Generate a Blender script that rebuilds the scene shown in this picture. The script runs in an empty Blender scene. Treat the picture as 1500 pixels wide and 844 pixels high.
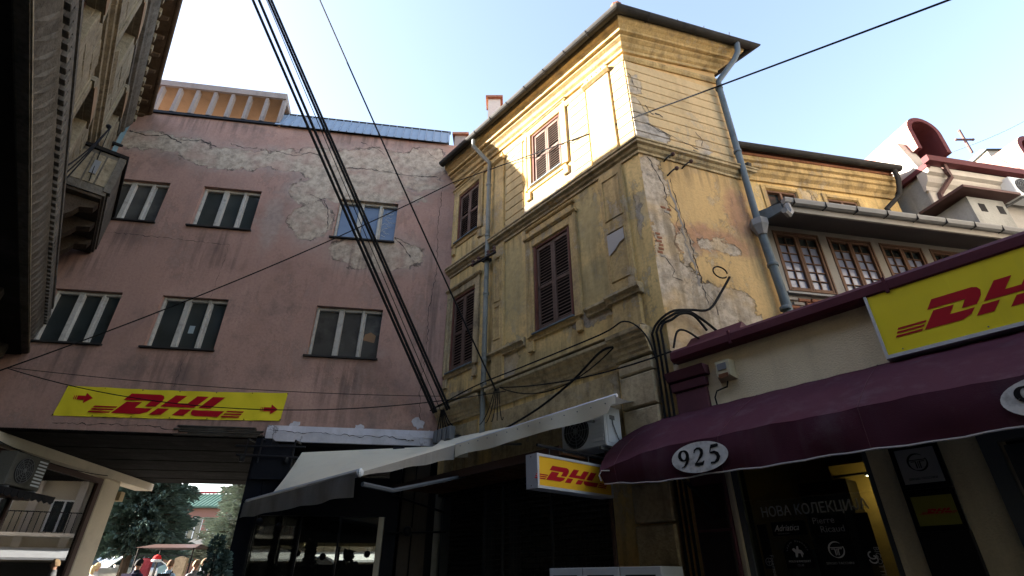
import bpy, bmesh, math, random
from mathutils import Vector, Matrix, noise
R = math.radians
rnd = random.Random(7)
scene = bpy.context.scene
COL = scene.collection

# ------------------------------------------------------------------ camera, sky, sun, exposure
cam = bpy.data.cameras.new('camera'); cam.sensor_width = 36; cam.lens = 756/1500*36
cam.clip_start = 0.05; cam.clip_end = 3000
co = bpy.data.objects.new('camera', cam); COL.objects.link(co)
co.location = (0, 0, 1.6); co.rotation_euler = (R(90+29.5), 0, 0); scene.camera = co
SUN_AZ, SUN_EL = R(-86), R(22)
SUN = Vector((math.sin(SUN_AZ)*math.cos(SUN_EL), math.cos(SUN_AZ)*math.cos(SUN_EL), math.sin(SUN_EL)))
w = bpy.data.worlds.new('World'); scene.world = w; w.use_nodes = True
nt = w.node_tree; bg = nt.nodes['Background']; sky = nt.nodes.new('ShaderNodeTexSky')
sky.sky_type = 'NISHITA'; sky.sun_disc = False; sky.sun_elevation = SUN_EL; sky.sun_rotation = SUN_AZ
sky.air_density = 1.0; sky.dust_density = 1.0; sky.ozone_density = 1.5; sky.altitude = 200
wb = nt.nodes.new('ShaderNodeMix'); wb.data_type = 'RGBA'; wb.blend_type = 'MULTIPLY'; wb.inputs[0].default_value = 1; wb.inputs[7].default_value = (.97, .81, .70, 1)   # daylight white balance
nt.links.new(sky.outputs[0], wb.inputs[6]); nt.links.new(wb.outputs[2], bg.inputs[0]); bg.inputs[1].default_value = 0.09
sl = bpy.data.lights.new('sun', 'SUN'); sl.energy = 4.4; sl.angle = R(.5); sl.color = (1, .93, .82)
so = bpy.data.objects.new('sun', sl); COL.objects.link(so); so.rotation_euler = SUN.to_track_quat('Z', 'Y').to_euler()
scene.view_settings.view_transform = 'Standard'; scene.view_settings.look = 'None'
scene.view_settings.exposure = 3.38; scene.view_settings.gamma = 1
scene.cycles.max_bounces = 6; scene.cycles.transparent_max_bounces = 16
scene.cycles.use_denoising = True

# ------------------------------------------------------------------ mesh helpers
class MB:
    def __init__(s): s.v = []; s.f = []; s.mi = []; s.m = 0
    def add(s, vs, fs):
        b = len(s.v); s.v += [tuple(p) for p in vs]
        s.f += [tuple(i+b for i in f) for f in fs]; s.mi += [s.m]*len(fs); return s
    def box(s, x0, x1, y0, y1, z0, z1):
        return s.add([(x0,y0,z0),(x1,y0,z0),(x1,y1,z0),(x0,y1,z0),(x0,y0,z1),(x1,y0,z1),(x1,y1,z1),(x0,y1,z1)],
                     [(0,3,2,1),(4,5,6,7),(0,1,5,4),(1,2,6,5),(2,3,7,6),(3,0,4,7)])
    def bev(s, x0, x1, y0, y1, z0, z1, b=.01):      # box whose front (-y) edges are chamfered
        return s.add([(x0,y1,z0),(x1,y1,z0),(x1,y1,z1),(x0,y1,z1),(x0,y0+b,z0),(x1,y0+b,z0),(x1,y0+b,z1),(x0,y0+b,z1),
                      (x0+b,y0,z0+b),(x1-b,y0,z0+b),(x1-b,y0,z1-b),(x0+b,y0,z1-b)],
                     [(3,2,1,0),(0,1,5,4),(1,2,6,5),(2,3,7,6),(3,0,4,7),(4,5,9,8),(5,6,10,9),(6,7,11,10),(7,4,8,11),(8,9,10,11)])
    def quad(s, a, b, c, d): return s.add([a,b,c,d], [(0,1,2,3)])
    def prism_x(s, prof, x0, x1, skew=0):           # prof [(y,z)] closed, extruded along x
        n = len(prof); vs = [(x0,y,z) for y,z in prof]+[(x1,y,z+skew) for y,z in prof]
        fs = [(i,(i+1)%n,(i+1)%n+n,i+n) for i in range(n)]+[tuple(range(n))[::-1], tuple(range(n,2*n))]
        return s.add(vs, fs)
    def prism_y(s, poly, y0, y1):                   # poly [(x,z)] extruded along y
        n = len(poly); vs = [(x,y0,z) for x,z in poly]+[(x,y1,z) for x,z in poly]
        fs = [(i,(i+1)%n,(i+1)%n+n,i+n) for i in range(n)]+[tuple(range(n))[::-1], tuple(range(n,2*n))]
        return s.add(vs, fs)
    def prism_z(s, poly, z0, z1):
        n = len(poly); vs = [(x,y,z0) for x,y in poly]+[(x,y,z1) for x,y in poly]
        fs = [(i,(i+1)%n,(i+1)%n+n,i+n) for i in range(n)]+[tuple(range(n))[::-1], tuple(range(n,2*n))]
        return s.add(vs, fs)
    def tube(s, pts, r, n=8, caps=True):
        pts = [Vector(p) for p in pts]; k = len(pts); rs = r if isinstance(r, (list, tuple)) else [r]*k
        b = []; up = None
        for i, p in enumerate(pts):
            t = (pts[min(i+1,k-1)]-pts[max(i-1,0)])
            t = t.normalized() if t.length > 1e-9 else Vector((0,0,1))
            if up is None: up = t.orthogonal().normalized()
            sd = t.cross(up)
            if sd.length < 1e-5: sd = t.orthogonal()
            sd.normalize(); up = sd.cross(t).normalized()
            b += [p+(sd*math.cos(a)+up*math.sin(a))*rs[i] for a in [2*math.pi*j/n for j in range(n)]]
        fs = [(i*n+j, i*n+(j+1)%n, (i+1)*n+(j+1)%n, (i+1)*n+j) for i in range(k-1) for j in range(n)]
        if caps: fs += [tuple(range(n))[::-1], tuple(range((k-1)*n, k*n))]
        return s.add(b, fs)
    def lathe(s, prof, c=(0,0,0), n=14, axis='z', mtx=None):   # prof [(r,h)]
        vs = []
        for r, h in prof:
            for j in range(n):
                a = 2*math.pi*j/n; x, y = r*math.cos(a), r*math.sin(a)
                p = {'z':(x,y,h), 'y':(x,h,y), 'x':(h,x,y)}[axis]
                vs.append((p[0]+c[0], p[1]+c[1], p[2]+c[2]))
        k = len(prof)
        fs = [(i*n+j, i*n+(j+1)%n, (i+1)*n+(j+1)%n, (i+1)*n+j) for i in range(k-1) for j in range(n)]
        fs += [tuple(range(n)), tuple(range((k-1)*n, k*n))]
        return s.add(vs, fs)
    def grid(s, fn, nu, nv):
        vs = [fn(i/nu, j/nv) for j in range(nv+1) for i in range(nu+1)]
        fs = [(j*(nu+1)+i, j*(nu+1)+i+1, (j+1)*(nu+1)+i+1, (j+1)*(nu+1)+i) for j in range(nv) for i in range(nu)]
        return s.add(vs, fs)
    def wall(s, x0, x1, z0, z1, ops, depth=.25, y=0, back=False):   # face at y with openings (x0,x1,z0,z1) and reveals
        xs = sorted({x0, x1, *[o[0] for o in ops], *[o[1] for o in ops]}); zs = sorted({z0, z1, *[o[2] for o in ops], *[o[3] for o in ops]})
        for i in range(len(xs)-1):
            for j in range(len(zs)-1):
                cx, cz = (xs[i]+xs[i+1])/2, (zs[j]+zs[j+1])/2
                if any(o[0] < cx < o[1] and o[2] < cz < o[3] for o in ops): continue
                s.quad((xs[i],y,zs[j]),(xs[i+1],y,zs[j]),(xs[i+1],y,zs[j+1]),(xs[i],y,zs[j+1]))
        for a, b, c, d in ops:
            yd = y+depth
            s.quad((a,y,c),(a,yd,c),(b,yd,c),(b,y,c)); s.quad((a,y,d),(b,y,d),(b,yd,d),(a,yd,d))
            s.quad((a,y,c),(a,y,d),(a,yd,d),(a,yd,c)); s.quad((b,y,c),(b,yd,c),(b,yd,d),(b,y,d))
        return s
    def shell(s, x0, x1, y0, y1, z0, z1):           # box without its front
        return s.add([(x0,y0,z0),(x1,y0,z0),(x1,y1,z0),(x0,y1,z0),(x0,y0,z1),(x1,y0,z1),(x1,y1,z1),(x0,y1,z1)],
                     [(0,3,2,1),(4,5,6,7),(1,2,6,5),(2,3,7,6),(3,0,4,7)])
    def sphere(s, c, r, n=10, m=7, sq=(1,1,1)):
        return s.add([(c[0]+r*sq[0]*math.sin(math.pi*i/m)*math.cos(2*math.pi*j/n), c[1]+r*sq[1]*math.sin(math.pi*i/m)*math.sin(2*math.pi*j/n), c[2]+r*sq[2]*math.cos(math.pi*i/m)) for i in range(m+1) for j in range(n)],
                     [(i*n+j, (i+1)*n+j, (i+1)*n+(j+1)%n, i*n+(j+1)%n) for i in range(m) for j in range(n)])
    def mesh(s, name, mats, smooth=False):
        me = bpy.data.meshes.new(name); me.from_pydata(s.v, [], s.f)
        for m in (mats if isinstance(mats, (list, tuple)) else [mats]): me.materials.append(m)
        if isinstance(mats, (list, tuple)): me.polygons.foreach_set('material_index', s.mi)
        bm = bmesh.new(); bm.from_mesh(me); bmesh.ops.remove_doubles(bm, verts=bm.verts, dist=1e-5)
        bmesh.ops.recalc_face_normals(bm, faces=bm.faces); bm.to_mesh(me); bm.free()
        if smooth:
            me.polygons.foreach_set('use_smooth', [True]*len(me.polygons))
            me.set_sharp_from_angle(angle=R(40))
        return me

def frame(o, xdir):                                  # local x along the facade, -y out of it, z up
    x = Vector((xdir[0], xdir[1], 0)).normalized(); y = Vector((-x.y, x.x, 0))
    return Matrix(((x.x,y.x,0,o[0]),(x.y,y.y,0,o[1]),(0,0,1,o[2] if len(o) > 2 else 0),(0,0,0,1)))
I4 = Matrix.Identity(4)
def tag(o, label=None, cat=None, group=None, kind=None):
    if label: o['label'] = label
    if cat: o['category'] = cat
    if group: o['group'] = group
    if kind: o['kind'] = kind
    return o
def empty(name, M, label=None, cat=None, group=None, kind=None):
    o = bpy.data.objects.new(name, None); COL.objects.link(o); o.empty_display_size = .2
    o.matrix_world = M; tag(o, label, cat, group, kind); return o
WM = {}
def thing(name, M, label, cat, group=None, kind=None):
    o = empty(name, M, label, cat, group, kind); WM[o] = M.copy()
    bpy.context.view_layer.update(); return o
def part(name, mb, mat, parent, M=None, smooth=False, label=None, kind=None):
    me = mb if isinstance(mb, bpy.types.Mesh) else mb.mesh(name, mat, smooth)
    o = bpy.data.objects.new(name, me); COL.objects.link(o)
    Mw = M if M is not None else WM[parent]
    o.parent = parent; o.matrix_parent_inverse = Matrix.Identity(4)
    o.matrix_basis = WM[parent].inverted() @ Mw
    WM[o] = Mw.copy()
    if label: o['label'] = label
    if kind: o['kind'] = kind
    return o
def solo(name, mb, mat, M, label, cat, group=None, kind=None, smooth=False):
    me = mb if isinstance(mb, bpy.types.Mesh) else mb.mesh(name, mat, smooth)
    o = bpy.data.objects.new(name, me); COL.objects.link(o); o.matrix_world = M; WM[o] = M.copy()
    tag(o, label, cat, group, kind); return o
def struct(name, mb, mat, M=I4):
    o = solo(name, mb, mat, M, None, None, None, 'structure'); return o
def copy_tree(o, M, label=None, parent=None):
    c = o.copy(); COL.objects.link(c)
    if parent is None:
        c.matrix_world = M; WM[c] = M.copy()
        if label: c['label'] = label
    else:
        c.parent = parent; WM[c] = WM[parent] @ o.matrix_basis
    for ch in o.children: copy_tree(ch, None, None, c)
    return c
def sagline(a, b, sag, n=16):
    a, b = Vector(a), Vector(b)
    return [a.lerp(b, i/n)-Vector((0,0,4*sag*(i/n)*(1-i/n))) for i in range(n+1)]

# ------------------------------------------------------------------ materials
def mat(name, col, rough=.8, metal=0, var=.12, scale=2.5, dark=.5, bump=.15, bscale=30, streak=0, streakcol=(.05,.045,.04),
        blobs=None, blobcol=(.4,.38,.35), blobs2=None, blob2col=(.4,.2,.17), bamp=.5, fine=.06, dirt=0, dirtcol=(.04,.038,.035), cracks=0,
        glossy=.12, trans=0, alpha=1, emis=None, estr=0, peel=0, peelcol=(.5,.45,.36), peelsc=3.2, stains=None, staincol=(.08,.06,.055), stainf=.65):
    m = bpy.data.materials.new(name); m.use_nodes = True; n = m.node_tree.nodes; L = m.node_tree.links
    b = n['Principled BSDF']; b.inputs['Roughness'].default_value = rough; b.inputs['Metallic'].default_value = metal
    b.inputs['Specular IOR Level'].default_value = glossy
    if trans: b.inputs['Transmission Weight'].default_value = trans
    if alpha < 1: b.inputs['Alpha'].default_value = alpha
    if emis: b.inputs['Emission Color'].default_value = (*emis, 1); b.inputs['Emission Strength'].default_value = estr
    tc = n.new('ShaderNodeTexCoord').outputs['Object']
    def nz(sc, det=4, vec=None, rg=.55, dim='FAC'):
        t = n.new('ShaderNodeTexNoise'); t.inputs['Scale'].default_value = sc; t.inputs['Detail'].default_value = det
        t.inputs['Roughness'].default_value = rg; L.new(vec or tc, t.inputs['Vector']); return t.outputs[0 if dim == 'FAC' else 1]
    def mp(scl, loc=(0,0,0), vec=None):
        t = n.new('ShaderNodeMapping'); t.inputs['Scale'].default_value = scl; t.inputs['Location'].default_value = loc
        L.new(vec or tc, t.inputs['Vector']); return t.outputs[0]
    def ramp(v, lo, hi, a=0, c=1):
        t = n.new('ShaderNodeMapRange'); t.interpolation_type = 'SMOOTHSTEP'
        for k, x in zip(('From Min','From Max','To Min','To Max'), (lo,hi,a,c)): t.inputs[k].default_value = x
        L.new(v, t.inputs['Value']); return t.outputs[0]
    def mix(f, a, c, mode='MIX'):
        t = n.new('ShaderNodeMix'); t.data_type = 'RGBA'; t.blend_type = mode
        if hasattr(f, 'default_value') or not isinstance(f, (int, float)): L.new(f, t.inputs[0])
        else: t.inputs[0].default_value = f
        for i, x in ((6, a), (7, c)):
            if isinstance(x, tuple): t.inputs[i].default_value = (*x[:3], 1)
            else: L.new(x, t.inputs[i])
        return t.outputs[2]
    def ma(op, a, c=None):
        t = n.new('ShaderNodeMath'); t.operation = op
        for i, x in enumerate([a, c]):
            if x is None: continue
            if isinstance(x, (int, float)): t.inputs[i].default_value = x
            else: L.new(x, t.inputs[i])
        return t.outputs[0]
    c = tuple(col)
    dk = tuple(x*dark for x in col)
    out = mix(ramp(nz(scale, 6), .5, .78, 0, min(1, var*3.2)), c, dk)
    out = mix(ramp(nz(scale*.4, 3, mp((1,1,1),(5,2,9))), .5, .7, 0, min(1, var*2.2)), out, tuple(min(1, x*1.22+.015) for x in col))
    out = mix(ramp(nz(bscale*.8, 3), .4, .7, 0, fine*3), out, dk)
    height = nz(bscale, 5)
    if streak:
        s1 = ramp(nz(1, 5, mp((5,5,.35))), .5, .72, 0, streak); out = mix(s1, out, streakcol)
        s2 = ramp(nz(1, 4, mp((9,9,.6),(3,1,4))), .56, .74, 0, streak*.6); out = mix(s2, out, tuple(min(1, x*1.5+.03) for x in col))
    pk = None
    if peel:
        big = ramp(nz(.9, 3, mp((1,1,.7),(9,4,2))), .42, .62); pk = ramp(nz(peelsc, 9, mp((1,1,.6),(2,8,5)), .78), .535, .56); pk = ma('MULTIPLY', ma('MULTIPLY', pk, big), peel)
        out = mix(pk, out, mix(ramp(nz(11, 5), .4, .6), peelcol, tuple(x*.7 for x in peelcol)))
        rimk = ma('MULTIPLY', ramp(nz(peelsc, 9, mp((1,1,.6),(2,8,5)), .78), .52, .535), big); rimk = ma('SUBTRACT', rimk, pk); out = mix(ma('MULTIPLY', ma('MAXIMUM', rimk, 0), .6), out, dk)
        height = ma('SUBTRACT', height, ma('MULTIPLY', pk, .9))
    if dirt:
        out = mix(ramp(nz(scale*.7, 8, mp((1,1,1),(1,7,3)), .7), .52, .72, 0, dirt), out, dirtcol)
    def blobmask(bl, seed):
        wv = n.new('ShaderNodeVectorMath'); wv.operation = 'MULTIPLY_ADD'
        cn = nz(2.0, 9, mp((1,1,1), (seed, seed*2, 0)), .76, 'C'); L.new(cn, wv.inputs[0])
        wv.inputs[1].default_value = (bamp*1.6, 0, bamp*1.6)
        L.new(tc, wv.inputs[2]); acc = None
        for (x, z, rx, rz) in bl:
            t = n.new('ShaderNodeVectorMath'); t.operation = 'SUBTRACT'; L.new(wv.outputs[0], t.inputs[0])
            t.inputs[1].default_value = (x+bamp*.8, 0, z+bamp*.8)
            q = n.new('ShaderNodeVectorMath'); q.operation = 'MULTIPLY'; L.new(t.outputs[0], q.inputs[0]); q.inputs[1].default_value = (1/rx, 0, 1/rz)
            l = n.new('ShaderNodeVectorMath'); l.operation = 'LENGTH'; L.new(q.outputs[0], l.inputs[0])
            acc = l.outputs['Value'] if acc is None else ma('MINIMUM', acc, l.outputs['Value'])
        return acc
    if blobs2:
        k = blobmask(blobs2, 4.3); out = mix(ramp(k, 1.2, .5, 0, .6), out, mix(ramp(nz(9, 5), .35, .65), blob2col, tuple(x*.75 for x in blob2col)))
    if blobs:
        k = blobmask(blobs, 1.7)
        inside = ramp(k, 1.02, .90); bc = mix(ramp(nz(6, 8, None, .75), .38, .66), blobcol, tuple(x*.5 for x in blobcol)); bc = mix(ramp(nz(1.3, 5, mp((1,1,1),(7,3,1))), .45, .68, 0, .6), bc, c)
        out = mix(inside, out, bc)
        edge = ma('MULTIPLY', ramp(k, .9, .98), ramp(k, 1.03, .99)); edge = ma('MULTIPLY', edge, ramp(nz(2.2, 3), .47, .56))
        out = mix(ma('MULTIPLY', edge, .75), out, (.05,.045,.04))  # dark line round the patches: shadow of the broken edge painted in
        height = ma('ADD', ma('MULTIPLY', height, .5), ma('MULTIPLY', ramp(k, .93, 1.0), 1.6))
        height = ma('ADD', height, ma('MULTIPLY', ma('MULTIPLY', inside, nz(18, 6)), .9))
    if stains:
        k = blobmask(stains, 7.7); sm = ma('MULTIPLY', ramp(k, 1.15, .2), ramp(nz(1, 5, mp((7,7,.5),(2,2,6))), .42, .66, 0, stainf)); out = mix(sm, out, staincol)
    if cracks:
        v = n.new('ShaderNodeTexVoronoi'); v.feature = 'DISTANCE_TO_EDGE'; v.inputs['Scale'].default_value = .55
        wv = n.new('ShaderNodeVectorMath'); wv.operation = 'MULTIPLY_ADD'; L.new(nz(2.5, 5, None, .6, 'C'), wv.inputs[0]); wv.inputs[1].default_value = (.9,.9,.9); L.new(tc, wv.inputs[2])
        L.new(wv.outputs[0], v.inputs['Vector']); ck = ramp(v.outputs['Distance'], .012, .002, 0, cracks)
        ck = ma('MULTIPLY', ck, ramp(nz(.6, 2), .5, .6)); out = mix(ck, out, (.05,.04,.035))
    L.new(out, b.inputs['Base Color'])
    if bump:
        bp = n.new('ShaderNodeBump'); bp.inputs['Strength'].default_value = min(1, bump*2.2); bp.inputs['Distance'].default_value = .012
        L.new(height, bp.inputs['Height']); L.new(bp.outputs[0], b.inputs['Normal'])
    return m
def cloth(m, f=.35):
    n = m.node_tree.nodes; L = m.node_tree.links; b = n['Principled BSDF']; t = n.new('ShaderNodeBsdfTranslucent'); x = n.new('ShaderNodeMixShader'); x.inputs[0].default_value = f
    L.new(b.inputs['Base Color'].links[0].from_socket, t.inputs[0]); L.new(b.outputs[0], x.inputs[1]); L.new(t.outputs[0], x.inputs[2]); L.new(x.outputs[0], n['Material Output'].inputs[0])
def glass(name, tint=(.8,.85,.85), rough=.02, mixf=.35):
    m = bpy.data.materials.new(name); m.use_nodes = True; n = m.node_tree.nodes; L = m.node_tree.links; n.remove(n['Principled BSDF'])
    t = n.new('ShaderNodeBsdfTransparent'); t.inputs[0].default_value = (*tint, 1)
    g = n.new('ShaderNodeBsdfGlossy'); g.inputs['Roughness'].default_value = rough
    f = n.new('ShaderNodeFresnel'); f.inputs[0].default_value = 1.55
    a = n.new('ShaderNodeMath'); a.operation = 'ADD'; a.use_clamp = True; L.new(f.outputs[0], a.inputs[0]); a.inputs[1].default_value = mixf
    x = n.new('ShaderNodeMixShader'); L.new(a.outputs[0], x.inputs[0]); L.new(t.outputs[0], x.inputs[1]); L.new(g.outputs[0], x.inputs[2])
    L.new(x.outputs[0], n['Material Output'].inputs[0]); return m
def flat(name, col, rough=.6, metal=0, glossy=.15, **k): return mat(name, col, rough, metal, var=.08, dark=.7, bump=0, fine=.03, glossy=glossy, **k)

PINKBLOBS = [(-2.9,10.9,.9,.5),(-.9,11.0,.7,.35),(-3.7,10.3,.5,.4),(-7.6,11.45,1.3,.32),(-5.9,11.15,1.2,.36),(-4.4,11.25,1.0,.36),(-3.1,11.3,1.2,.6),(-1.9,11.4,1.7,.62),(-.7,11.7,.6,.6),(-3.4,9.4,.5,.62),(-1.7,8.6,1.15,.5),(-2.4,10.5,1.3,.5),(-1.2,10.4,.55,.16)]
M_pink = mat('pink_render', (.38,.235,.19), .95, peel=.35, peelcol=(.42,.33,.29), peelsc=2.2, var=.34, scale=.9, dark=.62, bump=.35, bscale=22, streak=.28, streakcol=(.22,.15,.135), stains=[(-7.6,8.5,.9,.7),(-5.45,8.4,.9,.8),(-2.1,8.3,.9,.8),(-7.6,5.3,.9,.8),(-5.45,5.3,.9,.8),(-2.1,5.2,.9,.8),(-8.2,7.8,1.0,.6),(-5.2,8.0,.9,.3),(-6.6,12.3,2,.5),(-2.5,12.3,2,.3),(-4.2,4.5,3.5,.35),(-.3,7,.35,3)], staincol=(.11,.08,.072), blobs=PINKBLOBS, blobcol=(.50,.41,.32), dirt=.8, dirtcol=(.17,.125,.11), blobs2=[(x, z, a*1.3, c*1.5) for x, z, a, c in PINKBLOBS]+[(-4.3,9.2,.3,.9),(-5.4,9.3,.9,.2),(-2.1,6.0,.9,.2)], blob2col=(.40,.33,.285), fine=.1)
M_ochre = mat('ochre_render', (.70,.50,.215), .95, var=.34, scale=1.5, dark=.6, bump=.45, bscale=24, streak=.5, streakcol=(.17,.135,.08), dirt=.7, dirtcol=(.27,.20,.12), fine=.14, bamp=.4, peel=.75, peelcol=(.50,.44,.33), stains=[(3.5,4.95,1.0,.5),(.6,4.9,.8,.5),(3.5,8.4,1.2,.4),(.6,8.5,.8,.5),(2.8,4.3,3,.4),(5.1,5.0,.5,.5),(2.8,7.9,3,.35),(4.3,6.4,.4,.9),(1.6,7,.25,3),(2.8,3.6,3,.5)], staincol=(.13,.10,.06), stainf=.65,
              blobs=[(3.2,8.55,1.2,.14),(2.25,5.25,.25,.4),(4.3,5.35,.5,.14),(1.92,7.5,.1,.45),(4.55,8.75,.25,.25),(5.0,5.9,.18,.3),(1.2,9.0,.3,.3),(.6,4.9,.5,.15),(3.4,7.9,.6,.06),(5.5,6.8,.07,.5)], blobcol=(.44,.38,.30),
              blobs2=[(2.3,6.9,.5,1.2),(4.4,7.3,.35,.9),(1.0,7,.4,.8),(4.5,6.0,.5,.5),(2.6,4.9,1.5,.4)], blob2col=(.38,.32,.17))
M_trim = mat('ochre_moulding', (.52,.37,.17), .95, var=.3, scale=3, dark=.5, bump=.3, bscale=30, streak=.6, streakcol=(.17,.125,.07), dirt=.7, dirtcol=(.24,.19,.13), peel=.6, peelcol=(.55,.48,.38), peelsc=4.5, fine=.12)
M_trimlo = mat('grimy_moulding', (.46,.36,.21), .95, var=.35, scale=3, dark=.45, bump=.4, bscale=26, streak=.6, streakcol=(.06,.045,.03), dirt=.7, dirtcol=(.13,.11,.085), peel=.7, peelcol=(.48,.43,.35), peelsc=5, fine=.15)
M_course = mat('ochre_course', (.52,.39,.20), .95, var=.22, scale=1.6, dark=.62, bump=.3, bscale=26, streak=.25, streakcol=(.2,.14,.07), dirt=.35, dirtcol=(.27,.20,.12), peel=.5, peelcol=(.55,.47,.34), fine=.1)
M_tower = mat('tower_render', (.62,.415,.19), .95, var=.25, scale=1.1, dark=.66, bump=.45, bscale=24, streak=.3, streakcol=(.27,.19,.095), dirt=.4, dirtcol=(.30,.225,.15), fine=.1, bamp=.45, peel=.6, peelcol=(.58,.49,.37), stains=[(1.1,7.9,1.3,.4),(2.0,6.6,.3,1.6),(.8,5.2,1,.6),(.3,6.3,.5,1.2)], staincol=(.20,.15,.09), stainf=.7,
              blobs=[(.2,7.3,.26,.8),(.22,6.3,.26,.75),(.25,5.5,.5,.5),(.75,5.15,.6,.45),(.3,4.5,.6,.5),(1.2,4.5,.7,.5),(1.3,5.3,.5,.3),(.6,6.2,.12,.4),(1.3,6.35,.5,.12),(1.6,4.9,.3,.4)], blobcol=(.58,.48,.37),
              blobs2=[(1.1,6.5,1.1,.28),(1.9,7.2,.3,.6),(.5,6.3,.5,.2)], blob2col=(.43,.20,.15))
M_tower_up = mat('tower_course', (.62,.455,.25), .95, var=.2, scale=1.3, dark=.7, bump=.35, bscale=26, streak=.22, streakcol=(.33,.24,.13), dirt=.3, dirtcol=(.38,.30,.21), fine=.1, bamp=.35, peel=.45, peelcol=(.5,.46,.38),
              blobs=[(.08,8.9,.25,.55),(.35,8.55,.35,.28),(1.45,8.6,.2,.2),(.15,9.8,.16,.3)], blobcol=(.50,.45,.39))
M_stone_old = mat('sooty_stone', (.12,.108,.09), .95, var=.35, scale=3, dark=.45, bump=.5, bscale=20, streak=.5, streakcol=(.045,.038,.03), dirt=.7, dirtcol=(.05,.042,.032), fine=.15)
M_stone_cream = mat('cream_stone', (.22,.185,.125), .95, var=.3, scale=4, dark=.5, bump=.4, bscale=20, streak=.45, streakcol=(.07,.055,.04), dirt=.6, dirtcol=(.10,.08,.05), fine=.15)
M_stone_blk = mat('shade_black_stone', (.013,.012,.011), .9, var=.4, scale=3, dark=.4, bump=.5, bscale=16, dirt=.4, dirtcol=(.015,.013,.012))  # deep shade of the unlit ground floor put into a near-black stone colour
M_corbel = mat('rotten_brown_corbel', (.05,.038,.028), .95, var=.4, scale=6, dark=.4, bump=.5, dirt=.5)
M_stone_blk2 = mat('dark_console_stone', (.06,.052,.042), .9, var=.4, scale=6, dark=.4, bump=.5, bscale=16)
M_woodeave = mat('eave_wood', (.075,.05,.03), .8, var=.35, scale=4, dark=.4, bump=.3, bscale=24, streak=.3, streakcol=(.04,.025,.015))
M_conc = mat('concrete', (.27,.235,.22), .95, var=.2, scale=2, dark=.65, bump=.3, bscale=25, streak=.25, streakcol=(.12,.1,.09), dirt=.3, dirtcol=(.12,.1,.09))
M_tansoffit = mat('tan_soffit', (.24,.155,.09), .9, var=.3, scale=2, dark=.6, bump=.2, dirt=.4, dirtcol=(.25,.14,.07))
M_bluemetal = mat('blue_grey_sheet', (.22,.28,.36), .6, .0, var=.2, scale=2, dark=.75, bump=.04, bscale=6, dirt=.2, dirtcol=(.16,.19,.25))
M_gutter = mat('weathered_gutter', (.035,.033,.031), .75, 0, var=.3, scale=5, dark=.6, bump=.1, bscale=12, dirt=.3, dirtcol=(.05,.045,.04))
M_zinc = mat('zinc_pipe', (.13,.16,.18), .6, .1, var=.3, scale=4, dark=.6, bump=.1, bscale=15, streak=.3, streakcol=(.12,.12,.12))
M_shutter = mat('brown_shutter_paint', (.125,.08,.062), .6, var=.35, scale=8, dark=.5, bump=.2, bscale=40, dirt=.3, dirtcol=(.14,.11,.09))
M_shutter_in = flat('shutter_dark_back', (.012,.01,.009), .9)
M_whitewood = mat('peeling_white_paint', (.44,.42,.38), .8, var=.3, scale=9, dark=.55, bump=.25, bscale=35, dirt=.45, dirtcol=(.2,.17,.14), streak=.2, streakcol=(.2,.17,.14))
M_glass = mat('old_window_glass', (.03,.037,.037), .08, var=.3, scale=1.5, dark=.4, bump=.015, bscale=2, glossy=.55, dirt=.25, dirtcol=(.05,.055,.055))
M_glassgrey = mat('dusty_window_glass', (.055,.055,.052), .2, var=.5, scale=2.5, dark=.4, bump=.02, bscale=3, glossy=.5, dirt=.5, dirtcol=(.11,.105,.095))
M_glassblue = mat('curtained_window_glass', (.09,.13,.21), .12, var=.25, scale=2.5, dark=.6, bump=.02, bscale=3, glossy=.6)
M_sill = flat('dark_sill', (.03,.028,.028), .6)
M_black = flat('black_iron', (.012,.012,.014), .45)
M_cable = flat('black_cable_rubber', (.009,.009,.01), .8, glossy=.15)
M_wire = flat('grey_wire', (.2,.2,.2), .6)
M_tile = mat('clay_tile', (.20,.085,.055), .9, var=.35, scale=3, dark=.5, bump=.3, bscale=10)
M_brick = mat('old_brick', (.30,.13,.075), .95, var=.35, scale=6, dark=.55, bump=.4, bscale=30, dirt=.4, dirtcol=(.2,.15,.12))
M_mortar = mat('crumbling_mortar', (.34,.30,.26), .95, var=.3, scale=5, dark=.6, bump=.5, bscale=20)
M_white = mat('white_render', (.40,.37,.33), .9, var=.3, scale=1.2, dark=.75, bump=.2, streak=.18, streakcol=(.35,.30,.27))
M_greyrender = mat('grey_cement_render', (.31,.31,.29), .95, var=.3, scale=2.4, dark=.65, bump=.4, bscale=22, streak=.3, streakcol=(.17,.17,.16))
M_redtrim = mat('oxblood_trim', (.085,.022,.024), .6, var=.15, dark=.7, bump=.05)
M_pinkpaint = mat('pink_painted_metal', (.30,.15,.13), .7, var=.15, dark=.75, bump=.05)
M_brownmetal = mat('brown_metal', (.10,.055,.05), .55, .2, var=.2, dark=.6, bump=.05)
M_lattice = mat('brown_window_frame', (.20,.115,.075), .6, var=.2, scale=8, dark=.6, bump=.1)
M_curtain = mat('curtained_pane', (.27,.30,.42), .15, var=.45, scale=3.5, dark=.45, bump=.02, bscale=4, glossy=.6)
M_greytrim = mat('grey_beige_trim', (.36,.33,.29), .7, var=.12, dark=.75, bump=.06)
M_greysoff = mat('grey_soffit', (.13,.12,.115), .8, var=.12, dark=.75, bump=.06)
M_alu = mat('aluminium_gutter', (.27,.27,.27), .5, .1, var=.12, dark=.75, bump=.03)
M_shopwall = mat('beige_shop_render', (.72,.63,.44), .95, var=.16, scale=1.6, dark=.72, bump=.55, bscale=60, fine=.1, streak=.12, streakcol=(.2,.15,.09), dirt=.2, dirtcol=(.2,.15,.1))
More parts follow.
